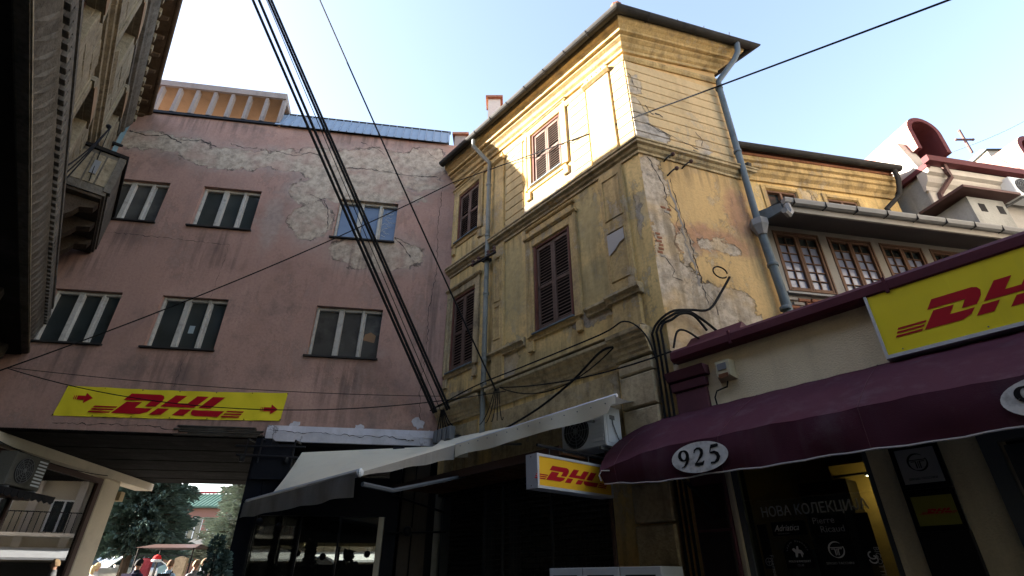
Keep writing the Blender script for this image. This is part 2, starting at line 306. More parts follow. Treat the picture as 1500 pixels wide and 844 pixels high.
M_maroon = mat('maroon_awning_cloth', (.066,.020,.033), .85, var=.14, scale=3, dark=.75, bump=.12, bscale=120, fine=.03, dirt=.5, dirtcol=(.10,.065,.08), streak=.25, streakcol=(.10,.07,.085), glossy=.1)
M_marpaint = mat('maroon_paint', (.10,.04,.055), .65, var=.15, dark=.7, bump=.12)
M_martrim = mat('maroon_metal_trim', (.085,.022,.032), .5, var=.2, dark=.6, bump=.05)
M_hem = flat('white_piping', (.5,.47,.46), .7)
M_yellow = mat('yellow_sign_face', (.72,.60,.022), .35, var=.12, dark=.85, bump=.02, bscale=2, fine=.03, streak=.18, streakcol=(.35,.30,.08), dirt=.12, dirtcol=(.4,.34,.1), glossy=.4)
M_orange = mat('amber_sign_face', (.76,.42,.02), .35, var=.15, dark=.85, bump=.02, bscale=3, fine=.03, streak=.15, streakcol=(.4,.25,.05), glossy=.4)
M_red = flat('crimson_print', (.36,.008,.018), .5)
M_banner = mat('yellow_vinyl_banner', (.70,.58,.03), .55, var=.1, scale=3, dark=.8, bump=.2, bscale=5, fine=.02)
M_silver = mat('brushed_aluminium', (.55,.57,.62), .4, .35, var=.1, dark=.8, bump=.02)
M_cream = mat('cream_canvas', (.80,.75,.60), .85, var=.12, scale=2, dark=.8, bump=.1, bscale=60, streak=.1, streakcol=(.45,.4,.28), dirt=.1, dirtcol=(.45,.40,.3))
M_greycanvas = mat('grey_canvas', (.27,.255,.235), .9, var=.2, scale=3, dark=.65, bump=.15, bscale=50, streak=.35, streakcol=(.14,.13,.12))
M_acwhite = mat('white_plastic_case', (.60,.63,.66), .45, var=.1, dark=.8, bump=.02, dirt=.1, dirtcol=(.35,.34,.32))
M_fan = flat('fan_black', (.02,.02,.022), .5)
M_grille = flat('grey_grille', (.16,.165,.17), .5)
M_oval = mat('mottled_white_print', (.72,.71,.70), .8, var=.5, scale=9, dark=.45, bump=.05, dirt=.5, dirtcol=(.22,.2,.21))
M_ink = flat('black_print', (.01,.009,.01), .7)
M_shopblack = flat('black_sticker', (.006,.006,.007), .35)
M_greyprint = flat('grey_print', (.32,.32,.32), .6)
M_whiteprint = flat('white_print', (.6,.6,.6), .6)
M_darkframe = flat('dark_grey_frame', (.05,.055,.06), .5)
M_midframe = flat('grey_door_frame', (.10,.11,.125), .45)
M_flash = mat('white_metal_flashing', (.50,.49,.53), .6, var=.25, scale=4, dark=.7, bump=.25, bscale=12, streak=.25, streakcol=(.3,.28,.27), cracks=.9)
M_soffit = mat('black_timber_soffit', (.006,.0045,.0035), .9, var=.35, scale=2.5, dark=.45, bump=.3, bscale=14, streak=.2)  # timber boards in a near-black brown
M_passwall = mat('passage_render', (.58,.52,.41), .9, var=.18, scale=1.5, dark=.7, bump=.2, bscale=40, dirt=.15, dirtcol=(.25,.2,.15))
M_browntrim = flat('dark_brown_frame', (.055,.03,.024), .5)
M_navy = mat('navy_black_paint', (.006,.007,.011), .5, var=.2, dark=.6, bump=.05)
M_needles = mat('spruce_needles', (.095,.145,.12), .9, var=.45, scale=2.2, dark=.45, bump=0, glossy=.15)
M_needles2 = mat('pale_spruce_needles', (.22,.26,.22), .9, var=.45, scale=2.2, dark=.5, bump=0, glossy=.15)
M_leaf = mat('hedge_leaves', (.05,.075,.022), .9, var=.4, scale=3, dark=.5, bump=0, glossy=.15)
M_bark = mat('bark', (.075,.055,.042), .95, var=.3, dark=.5, bump=.5, bscale=18)
M_pave = mat('stone_paving', (.09,.085,.08), .9, var=.25, dark=.6, bump=.3, bscale=8)
M_asph = mat('asphalt', (.055,.055,.056), .95, var=.2, bump=.3, bscale=60)
M_marble = mat('veined_pale_panel', (.075,.062,.05), .5, var=.4, scale=2, dark=.55, bump=.05, streak=.4, streakcol=(.09,.07,.05))
M_rustwood = mat('rusty_slatted_wood', (.13,.06,.03), .9, var=.4, scale=5, dark=.4, bump=.4, bscale=18)
M_roller = mat('dark_roller_steel', (.035,.033,.030), .55, .2, var=.3, dark=.6, bump=.05)
M_stoneblk = mat('grimy_cream_block', (.42,.34,.22), .95, var=.35, scale=3, dark=.5, bump=.5, bscale=22, streak=.5, streakcol=(.075,.055,.04), dirt=.5, dirtcol=(.09,.07,.05), fine=.15)
cloth(M_cream, .15)
G_shop = glass('shop_glass', (.62,.68,.66), .02, .05)
G_pass = glass('reflecting_glass', (.35,.4,.4), .01, .12)
G_cafe = glass('cafe_glass', (.48,.50,.47), .01, .03)

# ------------------------------------------------------------------ small shared builders
DHL = [[(.66,1),(2.1,1),(2.26,.95),(2.33,.83),(2.27,.66),(2.02,.39),(1.5,.39),(1.74,.67),(.37,.67)],
       [(.56,.59),(1.3,.59),(1.05,.3),(1.9,.3),(1.72,.12),(1.38,0),(0,0)],
       [(2.85,1),(3.42,1),(3.04,.61),(3.56,.61),(3.94,1),(4.52,1),(3.94,.41),(2.26,.41)],
       [(2.17,.32),(2.74,.32),(2.42,0),(1.84,0)], [(3.27,.32),(3.85,.32),(3.53,0),(2.95,0)],
       [(4.74,1),(5.36,1),(4.78,.41),(4.16,.41)], [(3.9,.3),(5.5,.3),(5.24,0),(4.1,0),(3.93,.05),(3.85,.16)],
       [(-.9,.33),(.2,.33),(.14,.26),(-.95,.26)], [(-.98,.2),(.08,.2),(.02,.13),(-1.03,.13)], [(-1.06,.07),(-.04,.07),(-.1,0),(-1.12,0)],
       [(5.66,.33),(6.5,.33),(6.46,.26),(5.6,.26)], [(5.55,.2),(6.42,.2),(6.38,.13),(5.49,.13)], [(5.44,.07),(6.34,.07),(6.3,0),(5.38,0)]]
def ptri(mb, poly, y, th=.003):                     # concave-safe thin plate: triangulate through bmesh
    bm = bmesh.new(); vs = [bm.verts.new((x, y, z)) for x, z in poly]; f = bm.faces.new(vs); f.normal_update()
    bmesh.ops.triangulate(bm, faces=[f]); bm.verts.index_update()
    mb.add([v.co[:] for v in bm.verts], [[v.index for v in g.verts] for g in bm.faces])
    n = len(poly); mb.add([(x, y, z) for x, z in poly]+[(x, y+th, z) for x, z in poly], [(i,(i+1)%n,(i+1)%n+n,i+n) for i in range(n)])
    bm.free()
def dhl(x, z, h, y, wf=1.0):
    mb = MB()
    for p in DHL: ptri(mb, [(x+a*h*wf, z+b*h) for a, b in p], y)
    return mb
def text(parent, name, s, x, z, size, y, m, M=None, rot=0, bold=0, sx=1, align='LEFT', shear=0):
    cu = bpy.data.curves.new(name, 'FONT'); cu.body = s; cu.size = size; cu.extrude = .001; cu.offset = bold; cu.align_x = align; cu.shear = shear
    cu.resolution_u = 3
    t = bpy.data.objects.new(name, cu); COL.objects.link(t)
    me = bpy.data.meshes.new_from_object(t.evaluated_get(bpy.context.evaluated_depsgraph_get()))
    bpy.data.objects.remove(t); bpy.data.curves.remove(cu)
    me.transform(Matrix.Translation((x, y, z)) @ Matrix.Rotation(R(-rot), 4, 'Y') @ Matrix.Rotation(R(90), 4, 'X') @ Matrix.Scale(sx, 4, (1,0,0)))
    me.materials.clear(); me.materials.append(m)
    return part(name, me, m, parent, M)
def stroke(mb, pts, ws, y, th=.003):                # calligraphic stroke with varying width in the x-z plane
    L, Rr = [], []
    for i, (x, z) in enumerate(pts):
        a = pts[max(i-1,0)]; b = pts[min(i+1,len(pts)-1)]; dx, dz = b[0]-a[0], b[1]-a[1]; l = math.hypot(dx, dz) or 1
        w_ = ws[i]/2; L.append((x-dz/l*w_, z+dx/l*w_)); Rr.append((x+dz/l*w_, z-dx/l*w_))
    for i in range(len(pts)-1):
        mb.quad((L[i][0],y,L[i][1]),(L[i+1][0],y,L[i+1][1]),(Rr[i+1][0],y,Rr[i+1][1]),(Rr[i][0],y,Rr[i][1]))
def arc(cx, cz, rx, rz, a0, a1, n=12): return [(cx+rx*math.cos(R(a0+(a1-a0)*i/n)), cz+rz*math.sin(R(a0+(a1-a0)*i/n))) for i in range(n+1)]
def sweep(prof, path, outs, dz=None, closed=False):  # prof [(out,z)], path [(x,y)], outs = mitred outward vectors
    mb = MB(); n = len(prof)
    for i, (p, o) in enumerate(zip(path, outs)):
        d = dz[i] if dz else 0
        mb.v += [(p[0]+o[0]*a, p[1]+o[1]*a, z+d) for a, z in prof]
    k = len(path)
    mb.f += [(i*n+j, i*n+(j+1)%n, (i+1)*n+(j+1)%n, (i+1)*n+j) for i in range(k-1) for j in range(n)]
    mb.f += [tuple(range(n)), tuple(range((k-1)*n, k*n))]; mb.mi = [0]*len(mb.f); return mb
def mitre(dirs):                                     # outward normals of the segments -> per-point offset vectors
    out = [dirs[0]]
    for a, b in zip(dirs, dirs[1:]):
        s_ = (a[0]+b[0], a[1]+b[1]); l = s_[0]*a[0]+s_[1]*a[1]; out.append((s_[0]/l, s_[1]/l))
    return out+[dirs[-1]]
def crack(parent, pts, wd, M, m=None, y=-.003, name='crack', seed=0):
    r2 = random.Random(seed); P = []
    for (a, b) in zip(pts, pts[1:]):
        n = max(2, int(math.hypot(b[0]-a[0], b[1]-a[1])/.06))
        for i in range(n): P.append((a[0]+(b[0]-a[0])*i/n+r2.uniform(-.022,.022), a[1]+(b[1]-a[1])*i/n+r2.uniform(-.022,.022)))
    P.append(pts[-1]); mb = MB(); stroke(mb, P, [wd*r2.uniform(.25,1.3) for _ in P], y)
    return part(name, mb, m or M_ink, parent, M)
def ac_unit(name, M, label, group=None, w_=.8, h=.55, d=.3, cm=None):   # local x along front, front at y=-d
    t = thing(name, M, label, 'air conditioner', group)
    part('case', MB().bev(0, w_, -d, 0, 0, h, .015), cm or M_acwhite, t)
    cx = w_*.36; part('fan_recess', MB().lathe([(.235,-d-.012),(.235,-d+.0),(.0,-d-.001)], (cx,0,h/2), 24, 'y'), M_fan, t)
    g = MB()
    for k in range(5): g.tube([(cx+.045*(k+1)*math.cos(a), -d-.02, h/2+.045*(k+1)*math.sin(a)) for a in [2*math.pi*i/24 for i in range(25)]], .004, 4)
    for k in range(8): g.tube([(cx, -d-.02, h/2), (cx+.235*math.cos(k*math.pi/4), -d-.02, h/2+.235*math.sin(k*math.pi/4))], .004, 4)
    g.lathe([(.03,-d-.03),(.03,-d-.015)], (cx,0,h/2), 12, 'y')
    part('fan_guard', g, M_grille, t)
    l = MB()
    for k in range(8): l.box(w_*.7, w_-.04, -d-.006, -d+.002, .07+k*h*.105, .07+k*h*.105+.03)
    part('louvre', l, M_acwhite, t)
    for bx_ in (.08, w_-.12): part('bracket', MB().box(bx_,bx_+.04,-d-.02,.12,-.04,-.002), M_grille, t)
    return t

# ------------------------------------------------------------------ frames of the facades
FP = frame((-1.627, 10.88), (.989, .148)); FY = frame((-1.51, 10.9), (.653, -.757)); FT = frame((2.186, 6.615), (.947, .322))
FV = frame((4.75, 7.65), (.983, .184)); FW = frame((5.35, 8.8), (.983, .184)); FB = frame((9.3, 9.0), (.983, .184))
FL = frame((-10.18, 9.60), (-.633, .774)); FQ = frame((-9.76, 9.9), (-.134, .991))
FS = FY @ Matrix.Translation((5.66, 0, 0))

# ------------------------------------------------------------------ ground
def gz(x, y):
    yy = max(0, y-12.5); return min(1.1, .075*yy) if y > 12.5 else 0
struct('ground', MB().grid(lambda u, v: ((u-.5)*1200, (-20+v*v*1500), gz(0, -20+v*v*1500)-.004), 8, 60).grid(lambda u, v: ((u-.5)*1200, -20-600*v, -.004), 4, 4), M_asph)
struct('pavement', MB().grid(lambda u, v: (-30+u*60, -18+v*60, gz(0, -18+v*60)+.004), 2, 60), M_pave)

def block(name, M, w_, d, h, m, lab, rows, cols, roofm=None, roofh=.0, cat='building', grp=None, z0=2.8, ww=1.1, wh_=1.5, balc=False, band=None):
    t = thing(name, M, lab, cat, grp); ops = []
    for r_ in range(rows):
        for c in range(cols):
            cx = (c+.5)*w_/cols; zz = z0+r_*(h-z0)/rows+.5; ops.append((cx-ww/2, cx+ww/2, zz, min(zz+wh_, h-.2)))
    part('wall', MB().wall(0, w_, -1, h, ops, .15), m, t); part('side_wall', MB().shell(0, w_, .16, d, -1, h-.01), m, t)
    for q in ops:
        o = part('window', MB().box(q[0],q[0]+.07,.02,.12,q[2],q[3]).box(q[1]-.07,q[1],.02,.12,q[2],q[3]).box((q[0]+q[1])/2-.04,(q[0]+q[1])/2+.04,.02,.12,q[2],q[3]).box(q[0],q[1],.01,.13,q[3]-.07,q[3]), M_acwhite, t)
        part('pane', MB().box(q[0],q[1],.08,.09,q[2],q[3]), M_glass, o)
    if roofm: part('roof', MB().prism_x([(-.5,h),(-.5,h+.15),(d*.5,h+roofh+.15),(d+.4,h+.15),(d+.4,h)], -.4, w_+.4), roofm, t)
    if balc:
        for r_ in range(rows):
            zz = z0+r_*(h-z0)/rows+.4
            b_ = part('balcony', MB().box(.6, w_-.6, -.9, -.01, zz-.15, zz), M_white, t); rl = MB()
            for k in range(int((w_-1.2)/.25)): rl.box(.6+k*.25,.63+k*.25,-.9,-.87,zz,zz+.9)
            rl.box(.6,w_-.6,-.91,-.86,zz+.9,zz+.95); part('railing', rl, M_black, b_)
    return t

# ------------------------------------------------------------------ pink building over the passage
pink = thing('pink_building', FP, 'dusty pink rendered building spanning the passage, with peeling grey plaster patches', 'building')
WU, WL = (8.96, 10.17), (5.84, 7.06)
wins = [(-8.28,-6.91,*WU),(-6.13,-4.76,*WU),(-2.84,-1.36,*WU),(-8.28,-6.94,*WL),(-6.13,-4.76,*WL),(-2.86,-1.38,*WL)]
wl = MB().wall(-10.2, .14, 4.08, 12.45, wins, .2)
part('wall', wl, M_pink, pink)
part('inner_wall', MB().shell(-10.2, .14, .22, 6.2, 4.1, 12.43).quad((-10.2,.4,4.1),(.14,.4,4.1),(.14,.4,12.4),(-10.2,.4,12.4)), M_conc, pink)
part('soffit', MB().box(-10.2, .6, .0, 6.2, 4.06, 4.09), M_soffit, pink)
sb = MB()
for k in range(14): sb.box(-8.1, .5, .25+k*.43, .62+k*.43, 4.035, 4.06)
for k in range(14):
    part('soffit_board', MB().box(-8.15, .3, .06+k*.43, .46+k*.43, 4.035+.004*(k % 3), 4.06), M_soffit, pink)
def pink_window(x0, x1, z0, z1, paned, gm):
    f = MB(); d = .1; w_ = x1-x0
    ms = [x0+.0, x0+.055, x0+w_*.335, x0+w_*.335+.12, x0+w_*.68, x0+w_*.68+.07, x1-.015, x1]
    for a in (0, 2, 4, 6): f.bev(ms[a], ms[a+1], d-.01, .2, z0, z1, .012)
    f.bev(x0, x1, d, .19, z1-.07, z1-.002, .01).bev(x0, x1, d, .19, z0+.002, z0+.05, .01)
    f.bev(ms[5], ms[5]+.03, d+.03, .19, z0+.05, z1-.07, .006)
    o = part('window', f, M_whitewood, pink)
    for a in (1, 3, 5): part('pane', MB().box(ms[a]+(.03 if a == 5 else 0), ms[a+1], .165, .17, z0+.05, z1-.07), gm, o)
    part('sill', MB().box(x0-.06, x1+.03, -.07, .16, z0-.035, z0), M_sill, o)
    return o
for i, q in enumerate(wins):
    o = pink_window(*q, 1, M_glassblue if i == 2 else M_glassgrey if i in (5, 0) else M_glass)
    if i == 2:
        sc = MB(); r3 = random.Random(4)
        for k in range(11):
            x, z = q[1]-.4+r3.uniform(0, .2), q[2]+.28+k*.07
            stroke(sc, [(x+j*.035, z+r3.uniform(-.03,.03)) for j in range(r3.randint(4,6))], [.012]*6, .158)
        part('scrawled_writing', sc, M_whitewood, o)
    if i == 5:
        part('torn_paper', MB().add([(q[1]-.38,.16,q[2]+.5),(q[1]-.12,.16,q[2]+.44),(q[1]-.1,.16,q[2]+.62),(q[1]-.22,.16,q[2]+.7),(q[1]-.34,.16,q[2]+.64)], [(0,1,2,3,4)]), flat('brown_paper', (.22,.13,.07)), o)
    if i == 4: part('paper_note', MB().box(q[0]+.68, q[0]+.79, .158, .162, q[2]+.42, q[2]+.6), flat('pale_paper', (.3,.36,.38)), o)
for k, (p, wd) in enumerate([([(-8.4,11.75),(-7.9,11.62),(-7.5,11.72),(-7.05,11.5)],.03),([(-7.1,11.6),(-6.6,11.66),(-6.2,11.5)],.03),([(-5.9,11.65),(-5.5,11.55),(-5.2,11.6)],.022),
        ([(-4.7,11.55),(-4.2,11.45),(-3.9,11.62),(-3.6,11.55)],.02),([(-2.9,11.22),(-2.2,11.25),(-1.2,11.17),(-.4,11.2)],.028),([(-3.6,10.2),(-3.2,10.05),(-3.05,9.7),(-3.0,9.2)],.02),
        ([(-1.35,9.1),(-1.1,8.85),(-.9,8.55)],.025),([(-.25,10.9),(-.3,9.5),(-.22,8.3),(-.33,7.2),(-.3,6.3),(-.38,5.2),(-.3,4.4)],.013),([(-8.0,8.6),(-6.6,8.55),(-5.1,8.5)],.012),
        ([(-5.1,8.5),(-5.15,7.2),(-5.3,5.0)],.006),([(-2.6,12.2),(-2.1,12.0),(-1.9,11.8)],.015),([(-7.2,4.2),(-5.5,4.22),(-5,4.15)],.015),([(-.75,12.1),(-.5,11.85),(-.2,11.95)],.012)]):
    crack(pink, p, wd, FP, flat('crack_shadow', (.035,.028,.026)) if k == 0 else bpy.data.materials['crack_shadow'], seed=k)
part('roof_edge', MB().box(-10.2, -4.9, -.06, .1, 12.45, 12.53), M_black, pink)
rq = random.Random(8)
for k in range(6):
    zz = 4.05+.034*k; part('rotten_board', MB().prism_x([(-.05-.02*rq.random(),zz),(.02,zz),(.02,zz+.028),(-.03-.03*rq.random(),zz+.026)], -5.05+.3*rq.random(), -3.32-.2*rq.random()), M_stone_blk2, pink)
part('flashing', MB().prism_x([(-.06,3.99),(.0,3.99),(.0,4.3),(-.05,4.3),(-.075,4.16)], -3.3, .1, -.0), M_flash, pink)
crack(pink, [(-3.28,4.2),(-2.8,4.16),(-2.2,4.17),(-1.5,4.13),(-.9,4.15),(-.4,4.08)], .012, FP, bpy.data.materials['crack_shadow'], -.082, seed=77)
r4 = random.Random(11)
for cx, cz, n_ in ((-2.8,4.33,5),(-1.55,4.33,4),(-.35,4.45,9),(-.1,4.2,6),(-.5,4.15,6)):   # plaster dabs along the flashing
    dab = MB(); pts_ = []
    for k in range(16):
        an_ = 2*math.pi*k/16; rd = r4.uniform(.5, 1.15)*(.05+.008*n_); pts_.append((cx+rd*math.cos(an_)*1.3, cz+rd*math.sin(an_)))
    ptri(dab, pts_, -.09 if cz < 4.3 else -.012, .02)
    part('plaster_dab', dab, M_flash, pink)
pg = MB().prism_x([(-.12,13.42),(1.05,13.28),(1.05,13.34),(-.12,13.62)], -8.9, -4.82)
part('canopy_slab', pg, M_conc, pink)
part('canopy_underside', MB().quad((-8.85,-.06,13.41),(-4.9,-.06,13.41),(-4.9,1.04,13.276),(-8.85,1.04,13.276)), M_tansoffit, pink)
for k in range(9):
    x = -8.55+k*.455
    part('canopy_fin', MB().prism_x([(-.08,12.53),(.05,12.53),(.05,13.39),(-.08,13.42)], x, x+.085), M_conc, pink)
for k in range(22):
    x = -4.92+k*.215
    part('roof_panel', MB().prism_z([(0,0),(.175,0),(.182,-.025),(.2,-.025),(.208,0),(.214,0),(.214,.01),(0,.01)], 0, .74).mesh('roof_panel', M_bluemetal) if k == 0 else bpy.data.meshes['roof_panel'],
         M_bluemetal, pink, FP @ Matrix.Translation((x, -.1, 12.43)) @ Matrix.Rotation(R(-22), 4, 'X'))
part('roof_ridge', MB().box(-4.95, -.16, .16, .24, 13.1, 13.15), M_gutter, pink)
part('roof_deck', MB().prism_x([(.2,12.46),(6.2,12.46),(6.2,13.0),(.24,13.12)], -4.9, -.19), M_gutter, pink)

# ------------------------------------------------------------------ ochre house on the corner
house = thing('corner_house', frame((2.186, 6.615), (1, 0)), 'ochre corner house with peeling plaster, brown shutters and heavy cornices', 'house')
YW = [(.17,1.07,5.53,7.38),(.17,1.07,8.97,10.48),(2.98,3.96,5.52,7.42),(3.0,3.9,8.99,10.5)]
part('wall', MB().wall(0, 5.66, 3.2, 11.3, YW, .22).wall(4.42, 5.66, 0, 3.2, []), M_ochre, house, FY)
part('wall', MB().wall(0, 2.24, 0, 8.3, []).wall(0, 2.24, 8.3, 11.5, []), M_tower, house, FT)
E_ = (FT @ Vector((2.24, 0, 0))); bk = Vector((-.653, .757, 0)).normalized()
E2 = E_+bk*6.5; J2 = Vector((-1.51, 10.9, 0))+Vector((.757, .653, 0))*2.3
part('rear_wall', MB().add([(p[0], p[1], z) for z in (0, 11.3) for p in (E_, E2, J2, (-1.51, 10.9))], [(0,1,5,4),(1,2,6,5),(2,3,7,6),(4,5,6,7)]), M_greyrender, house, I4)
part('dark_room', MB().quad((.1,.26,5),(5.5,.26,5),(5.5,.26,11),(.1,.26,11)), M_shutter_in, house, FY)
# cornices swept round both faces
cpath = [tuple((FY @ Vector((-.05, 0, 0)))[:2]), (2.186, 6.615), tuple(E_[:2]), tuple((E_+bk*3)[:2])]
nY = Vector((-.757, -.653)); nT = Vector((.322, -.947)); nE = Vector((.757, .653))
co3 = mitre([nY, nT, nE])
eprof = [(0,10.68),(.05,10.68),(.05,10.76),(.10,10.80),(.13,10.87),(.20,10.92),(.20,10.97),(.27,10.98),(.27,11.04),(.33,11.10),(.38,11.13),(.40,11.2),(.40,11.24),(0,11.24)]
edz = [.24, 0, .34, .34]
part('eave_cornice', sweep(eprof, cpath, co3, edz), M_trim, house, I4)
part('frieze_moulding', sweep([(0,10.46),(.03,10.46),(.06,10.52),(.06,10.58),(0,10.6)], cpath[:3], co3[:3], [.15,0,.2]), M_trim, house, I4)
def ring(o, z, r, n=10, a0=0, a1=360): return [(o+r*math.cos(R(a0+(a1-a0)*k/n)), z+r*math.sin(R(a0+(a1-a0)*k/n))) for k in range(n+1)]
part('gutter', sweep(ring(.5,11.26,.095,8,180,360)+[(.585,11.27),(.40,11.27)], cpath, co3, edz), M_gutter, house, I4)
part('eave_board', sweep([(.36,11.245),(.46,11.245),(.46,11.33),(.36,11.33)], cpath, co3, edz), M_black, house, I4)
gj = MB()
for f, xs, dz0, dzs in ((FY, [0.3+.62*k for k in range(9)], .24, -.24/5.66), (FT, [.35, 1.0, 1.65, 2.3], 0, .34/2.24)):
    for x in xs:
        p = [f @ Vector((x, -o, z+dz0+dzs*x)) for o, z in ring(.5,11.26,.102,8,180,360)]; gj.tube(p, .008, 4)
part('gutter_bracket', gj, M_gutter, house, I4)
ro = [Vector((p[0]+o[0]*.44, p[1]+o[1]*.44, 11.33+d)) for p, o, d in zip(cpath, co3, edz)]
rr1 = Vector((1.9, 8.2, 12.3)); rr2 = Vector((-.1, 11.8, 12.35)); r5 = Vector((-.8, 13.0, 11.6)); 
part('tiled_roof', MB().add([ro[0], ro[1], ro[2], ro[3], rr1, rr2, r5], [(0,1,4,5),(1,2,4),(2,3,5,4),(3,6,5),(6,0,5)]), M_tile, house, I4)
rt = MB()
for k in range(9):
    p = ro[1].lerp(rr1, k/9); rt.sphere((p.x, p.y, p.z+.05), .12, 8, 5, (1,1,.8))
part('hip_tile', rt, M_tile, house, I4)
for (x, y, z, s_) in ((1.95, 6.72, 11.42, .14), (4.42, 7.2, 11.72, .07)):
    part('ridge_cap', MB().sphere((x, y, z), s_, 10, 7, (1,1,1.1)), M_tile, house, I4)
part('roof_brick', MB().box(.9,1.25,-.3,0,11.42,11.56), M_mortar, house, FT)
bprof = [(0,8.02),(.03,8.02),(.03,8.07),(.07,8.10),(.09,8.15),(.14,8.17),(.14,8.22),(.16,8.23),(.16,8.26),(.04,8.33),(0,8.33)]
part('band_cornice', sweep(bprof, cpath[:3], co3[:3]), M_trimlo, house, I4)
def ypart(name, mb, m=None, M=FY): return part(name, mb, m or M_trim, house, M)
# plaster courses above the band
def courses(M, x0, x1, z0, z1, m, mt, proud=.022, gap=.016):
    h = (z1-z0)/m
    for k in range(m): ypart('plaster_course', MB().bev(x0, x1, -proud, .01, z0+k*h+gap/2, z0+(k+1)*h-gap/2, .008), mt, M)
courses(FT, 0.002, 2.238, 8.33, 10.46, 9, M_tower_up)
for a, b in ((2.1, 2.7), (4.2, 4.66), (5.33, 5.658)): courses(FY, a, b, 8.33, 10.55, 9, M_course)
courses(FY, 1.12, 1.5, 8.33, 8.9, 2, M_course)
# window surrounds, hoods, sills, pilasters
def surround(x0, x1, z0, z1, hood, lab):
    mt = M_trim if lab else M_trimlo
    ypart('window_surround', MB().bev(x0-.2, x0-.015, -.035, .01, z0-.05, z1+.2, .012).bev(x1+.015, x1+.2, -.035, .01, z0-.05, z1+.2, .012).bev(x0-.014, x1+.014, -.035, .01, z1+.015, z1+.2, .012)
          .bev(x0-.2, x0-.13, -.052, -.034, z0-.05, z1+.2, .008).bev(x1+.13, x1+.2, -.052, -.034, z0-.05, z1+.2, .008), mt)
    h = MB().prism_x([(0,z1+.202),(-.055,z1+.202),(-.07,z1+.225),(-.09,z1+.235),(-.095,z1+.265),(-.05,z1+.285),(0,z1+.285)], x0-.23, x1+.23)
    if hood: h.bev(x0-.12, x1+.12, -.03, .01, z1+.29, z1+.45, .01).prism_x([(0,z1+.45),(-.05,z1+.45),(-.075,z1+.48),(-.075,z1+.50),(0,z1+.52)], x0-.18, x1+.18)
    ypart('window_hood', h, mt)
    ypart('window_sill', MB().prism_x([(0,z0-.13),(-.03,z0-.12),(-.045,z0-.05),(-.07,z0-.045),(-.07,z0-.035),(.0,z0-.034)], x0-.12, x1+.12), mt)
    for x in (x0-.16, x1+.05): ypart('sill_bracket', MB().bev(x, x+.13, -.055, .01, z0-.33, z0-.135, .01), mt)
surround(*YW[2], True, 1); surround(*YW[3], False, 1); surround(.2, 1.05, *YW[0][2:], False, 0); surround(.2, 1.05, *YW[1][2:], False, 1)
def leaf(x0, x1, z0, z1, y=.03):
    f = MB()
    for a, b, c, d in ((x0,x0+.055,z0,z1),(x1-.055,x1,z0,z1),(x0+.055,x1-.055,z0,z0+.09),(x0+.055,x1-.055,z1-.08,z1),(x0+.055,x1-.055,(z0+z1)/2-.04,(z0+z1)/2+.03)):
        f.bev(a, b, y, y+.035, c, d, .006)
    n = int((z1-z0-.17)/.066)
    for k in range(n):
        z = z0+.1+k*.066
        if abs(z-(z0+z1)/2) < .045: continue
        f.add([(x0+.055,y+.006,z),(x1-.055,y+.006,z),(x1-.055,y+.034,z+.03),(x0+.055,y+.034,z+.03),(x0+.055,y+.006,z+.008),(x1-.055,y+.006,z+.008),(x1-.055,y+.034,z+.040),(x0+.055,y+.034,z+.040)],
              [(0,1,2,3),(4,7,6,5),(0,4,5,1),(3,2,6,7)])
    return f
for i, (a, b, c, d) in enumerate(YW):
    fr = MB().bev(a+.002, a+.05, -.02 if i == 2 else .0, .2, c, d, .008).bev(b-.05, b-.002, -.02 if i == 2 else 0, .2, c, d, .008).bev(a+.05, b-.05, 0, .2, d-.05, d-.002, .008).bev(a+.05, b-.05, 0, .2, c+.002, c+.03, .006)
    wdw = ypart('window', fr, mat('red_brown_frame', (.14,.055,.04), .7, var=.3, dirt=.3, dirtcol=(.2,.16,.13)) if i == 0 else bpy.data.materials['red_brown_frame'])
    m_ = (a+b)/2
    part('shutter', leaf(a+.05, m_-.002, c+.03, d-.05), M_shutter, wdw); part('shutter', leaf(m_+.002, b-.05, c+.03, d-.05, .026), M_shutter, wdw)
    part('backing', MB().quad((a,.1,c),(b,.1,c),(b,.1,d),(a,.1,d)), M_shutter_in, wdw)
    part('ledge', MB().box(a-.03, b+.03, -.09, .02, c-.03, c-.003), M_zinc, wdw)
def pilaster(x0, x1, z0, z1, y=-.06, panels=(), mt=None, cap=None):
    p = MB().bev(x0, x1, y, .01, z0, z1, .01)
    for a, b in panels:
        p.bev(x0+.07, x1-.07, y-.018, y+.002, b-.03, b, .004).bev(x0+.07, x1-.07, y-.018, y+.002, a, a+.03, .004).bev(x0+.07, x0+.095, y-.018, y+.002, a+.031, b-.031, .004).bev(x1-.095, x1-.07, y-.018, y+.002, a+.031, b-.031, .004)
    ypart('pilaster', p, mt)
pilaster(1.74, 2.08, 4.86, 8.02, panels=((5.75,6.5),(6.6,7.7))); pilaster(4.78, 5.30, 5.56, 8.02, panels=((5.75,6.72),(6.95,7.85)))
pilaster(4.80, 5.32, 4.8, 5.42, -.075); pilaster(1.74, 2.06, 8.34, 10.45); pilaster(4.7, 5.30, 8.34, 10.55, -.05)
ypart('exposed_plaster', MB().add([(4.86,-.0805,6.25),(5.0,-.0805,6.33),(5.1,-.0805,6.42),(5.2,-.0805,6.45),(5.2,-.0805,6.66),(4.86,-.0805,6.66)], [(0,1,2,3,4,5)]), flat('bare_grey_plaster', (.42,.39,.36), .95))
for x0, x1 in ((1.70, 2.1), (4.66, 5.34)):
    c_ = MB().prism_x([(0,10.45),(-.07,10.45),(-.13,10.5),(-.13,10.54),(0,10.56)], x0, x1)
    ypart('pilaster_capital', c_)
    for k in range(5): ypart('capital_flute', MB().bev(x0+.04+k*(x1-x0-.08)/5, x0+.02+(k+1)*(x1-x0-.08)/5, -.09, .0, 10.565, 10.68, .01))
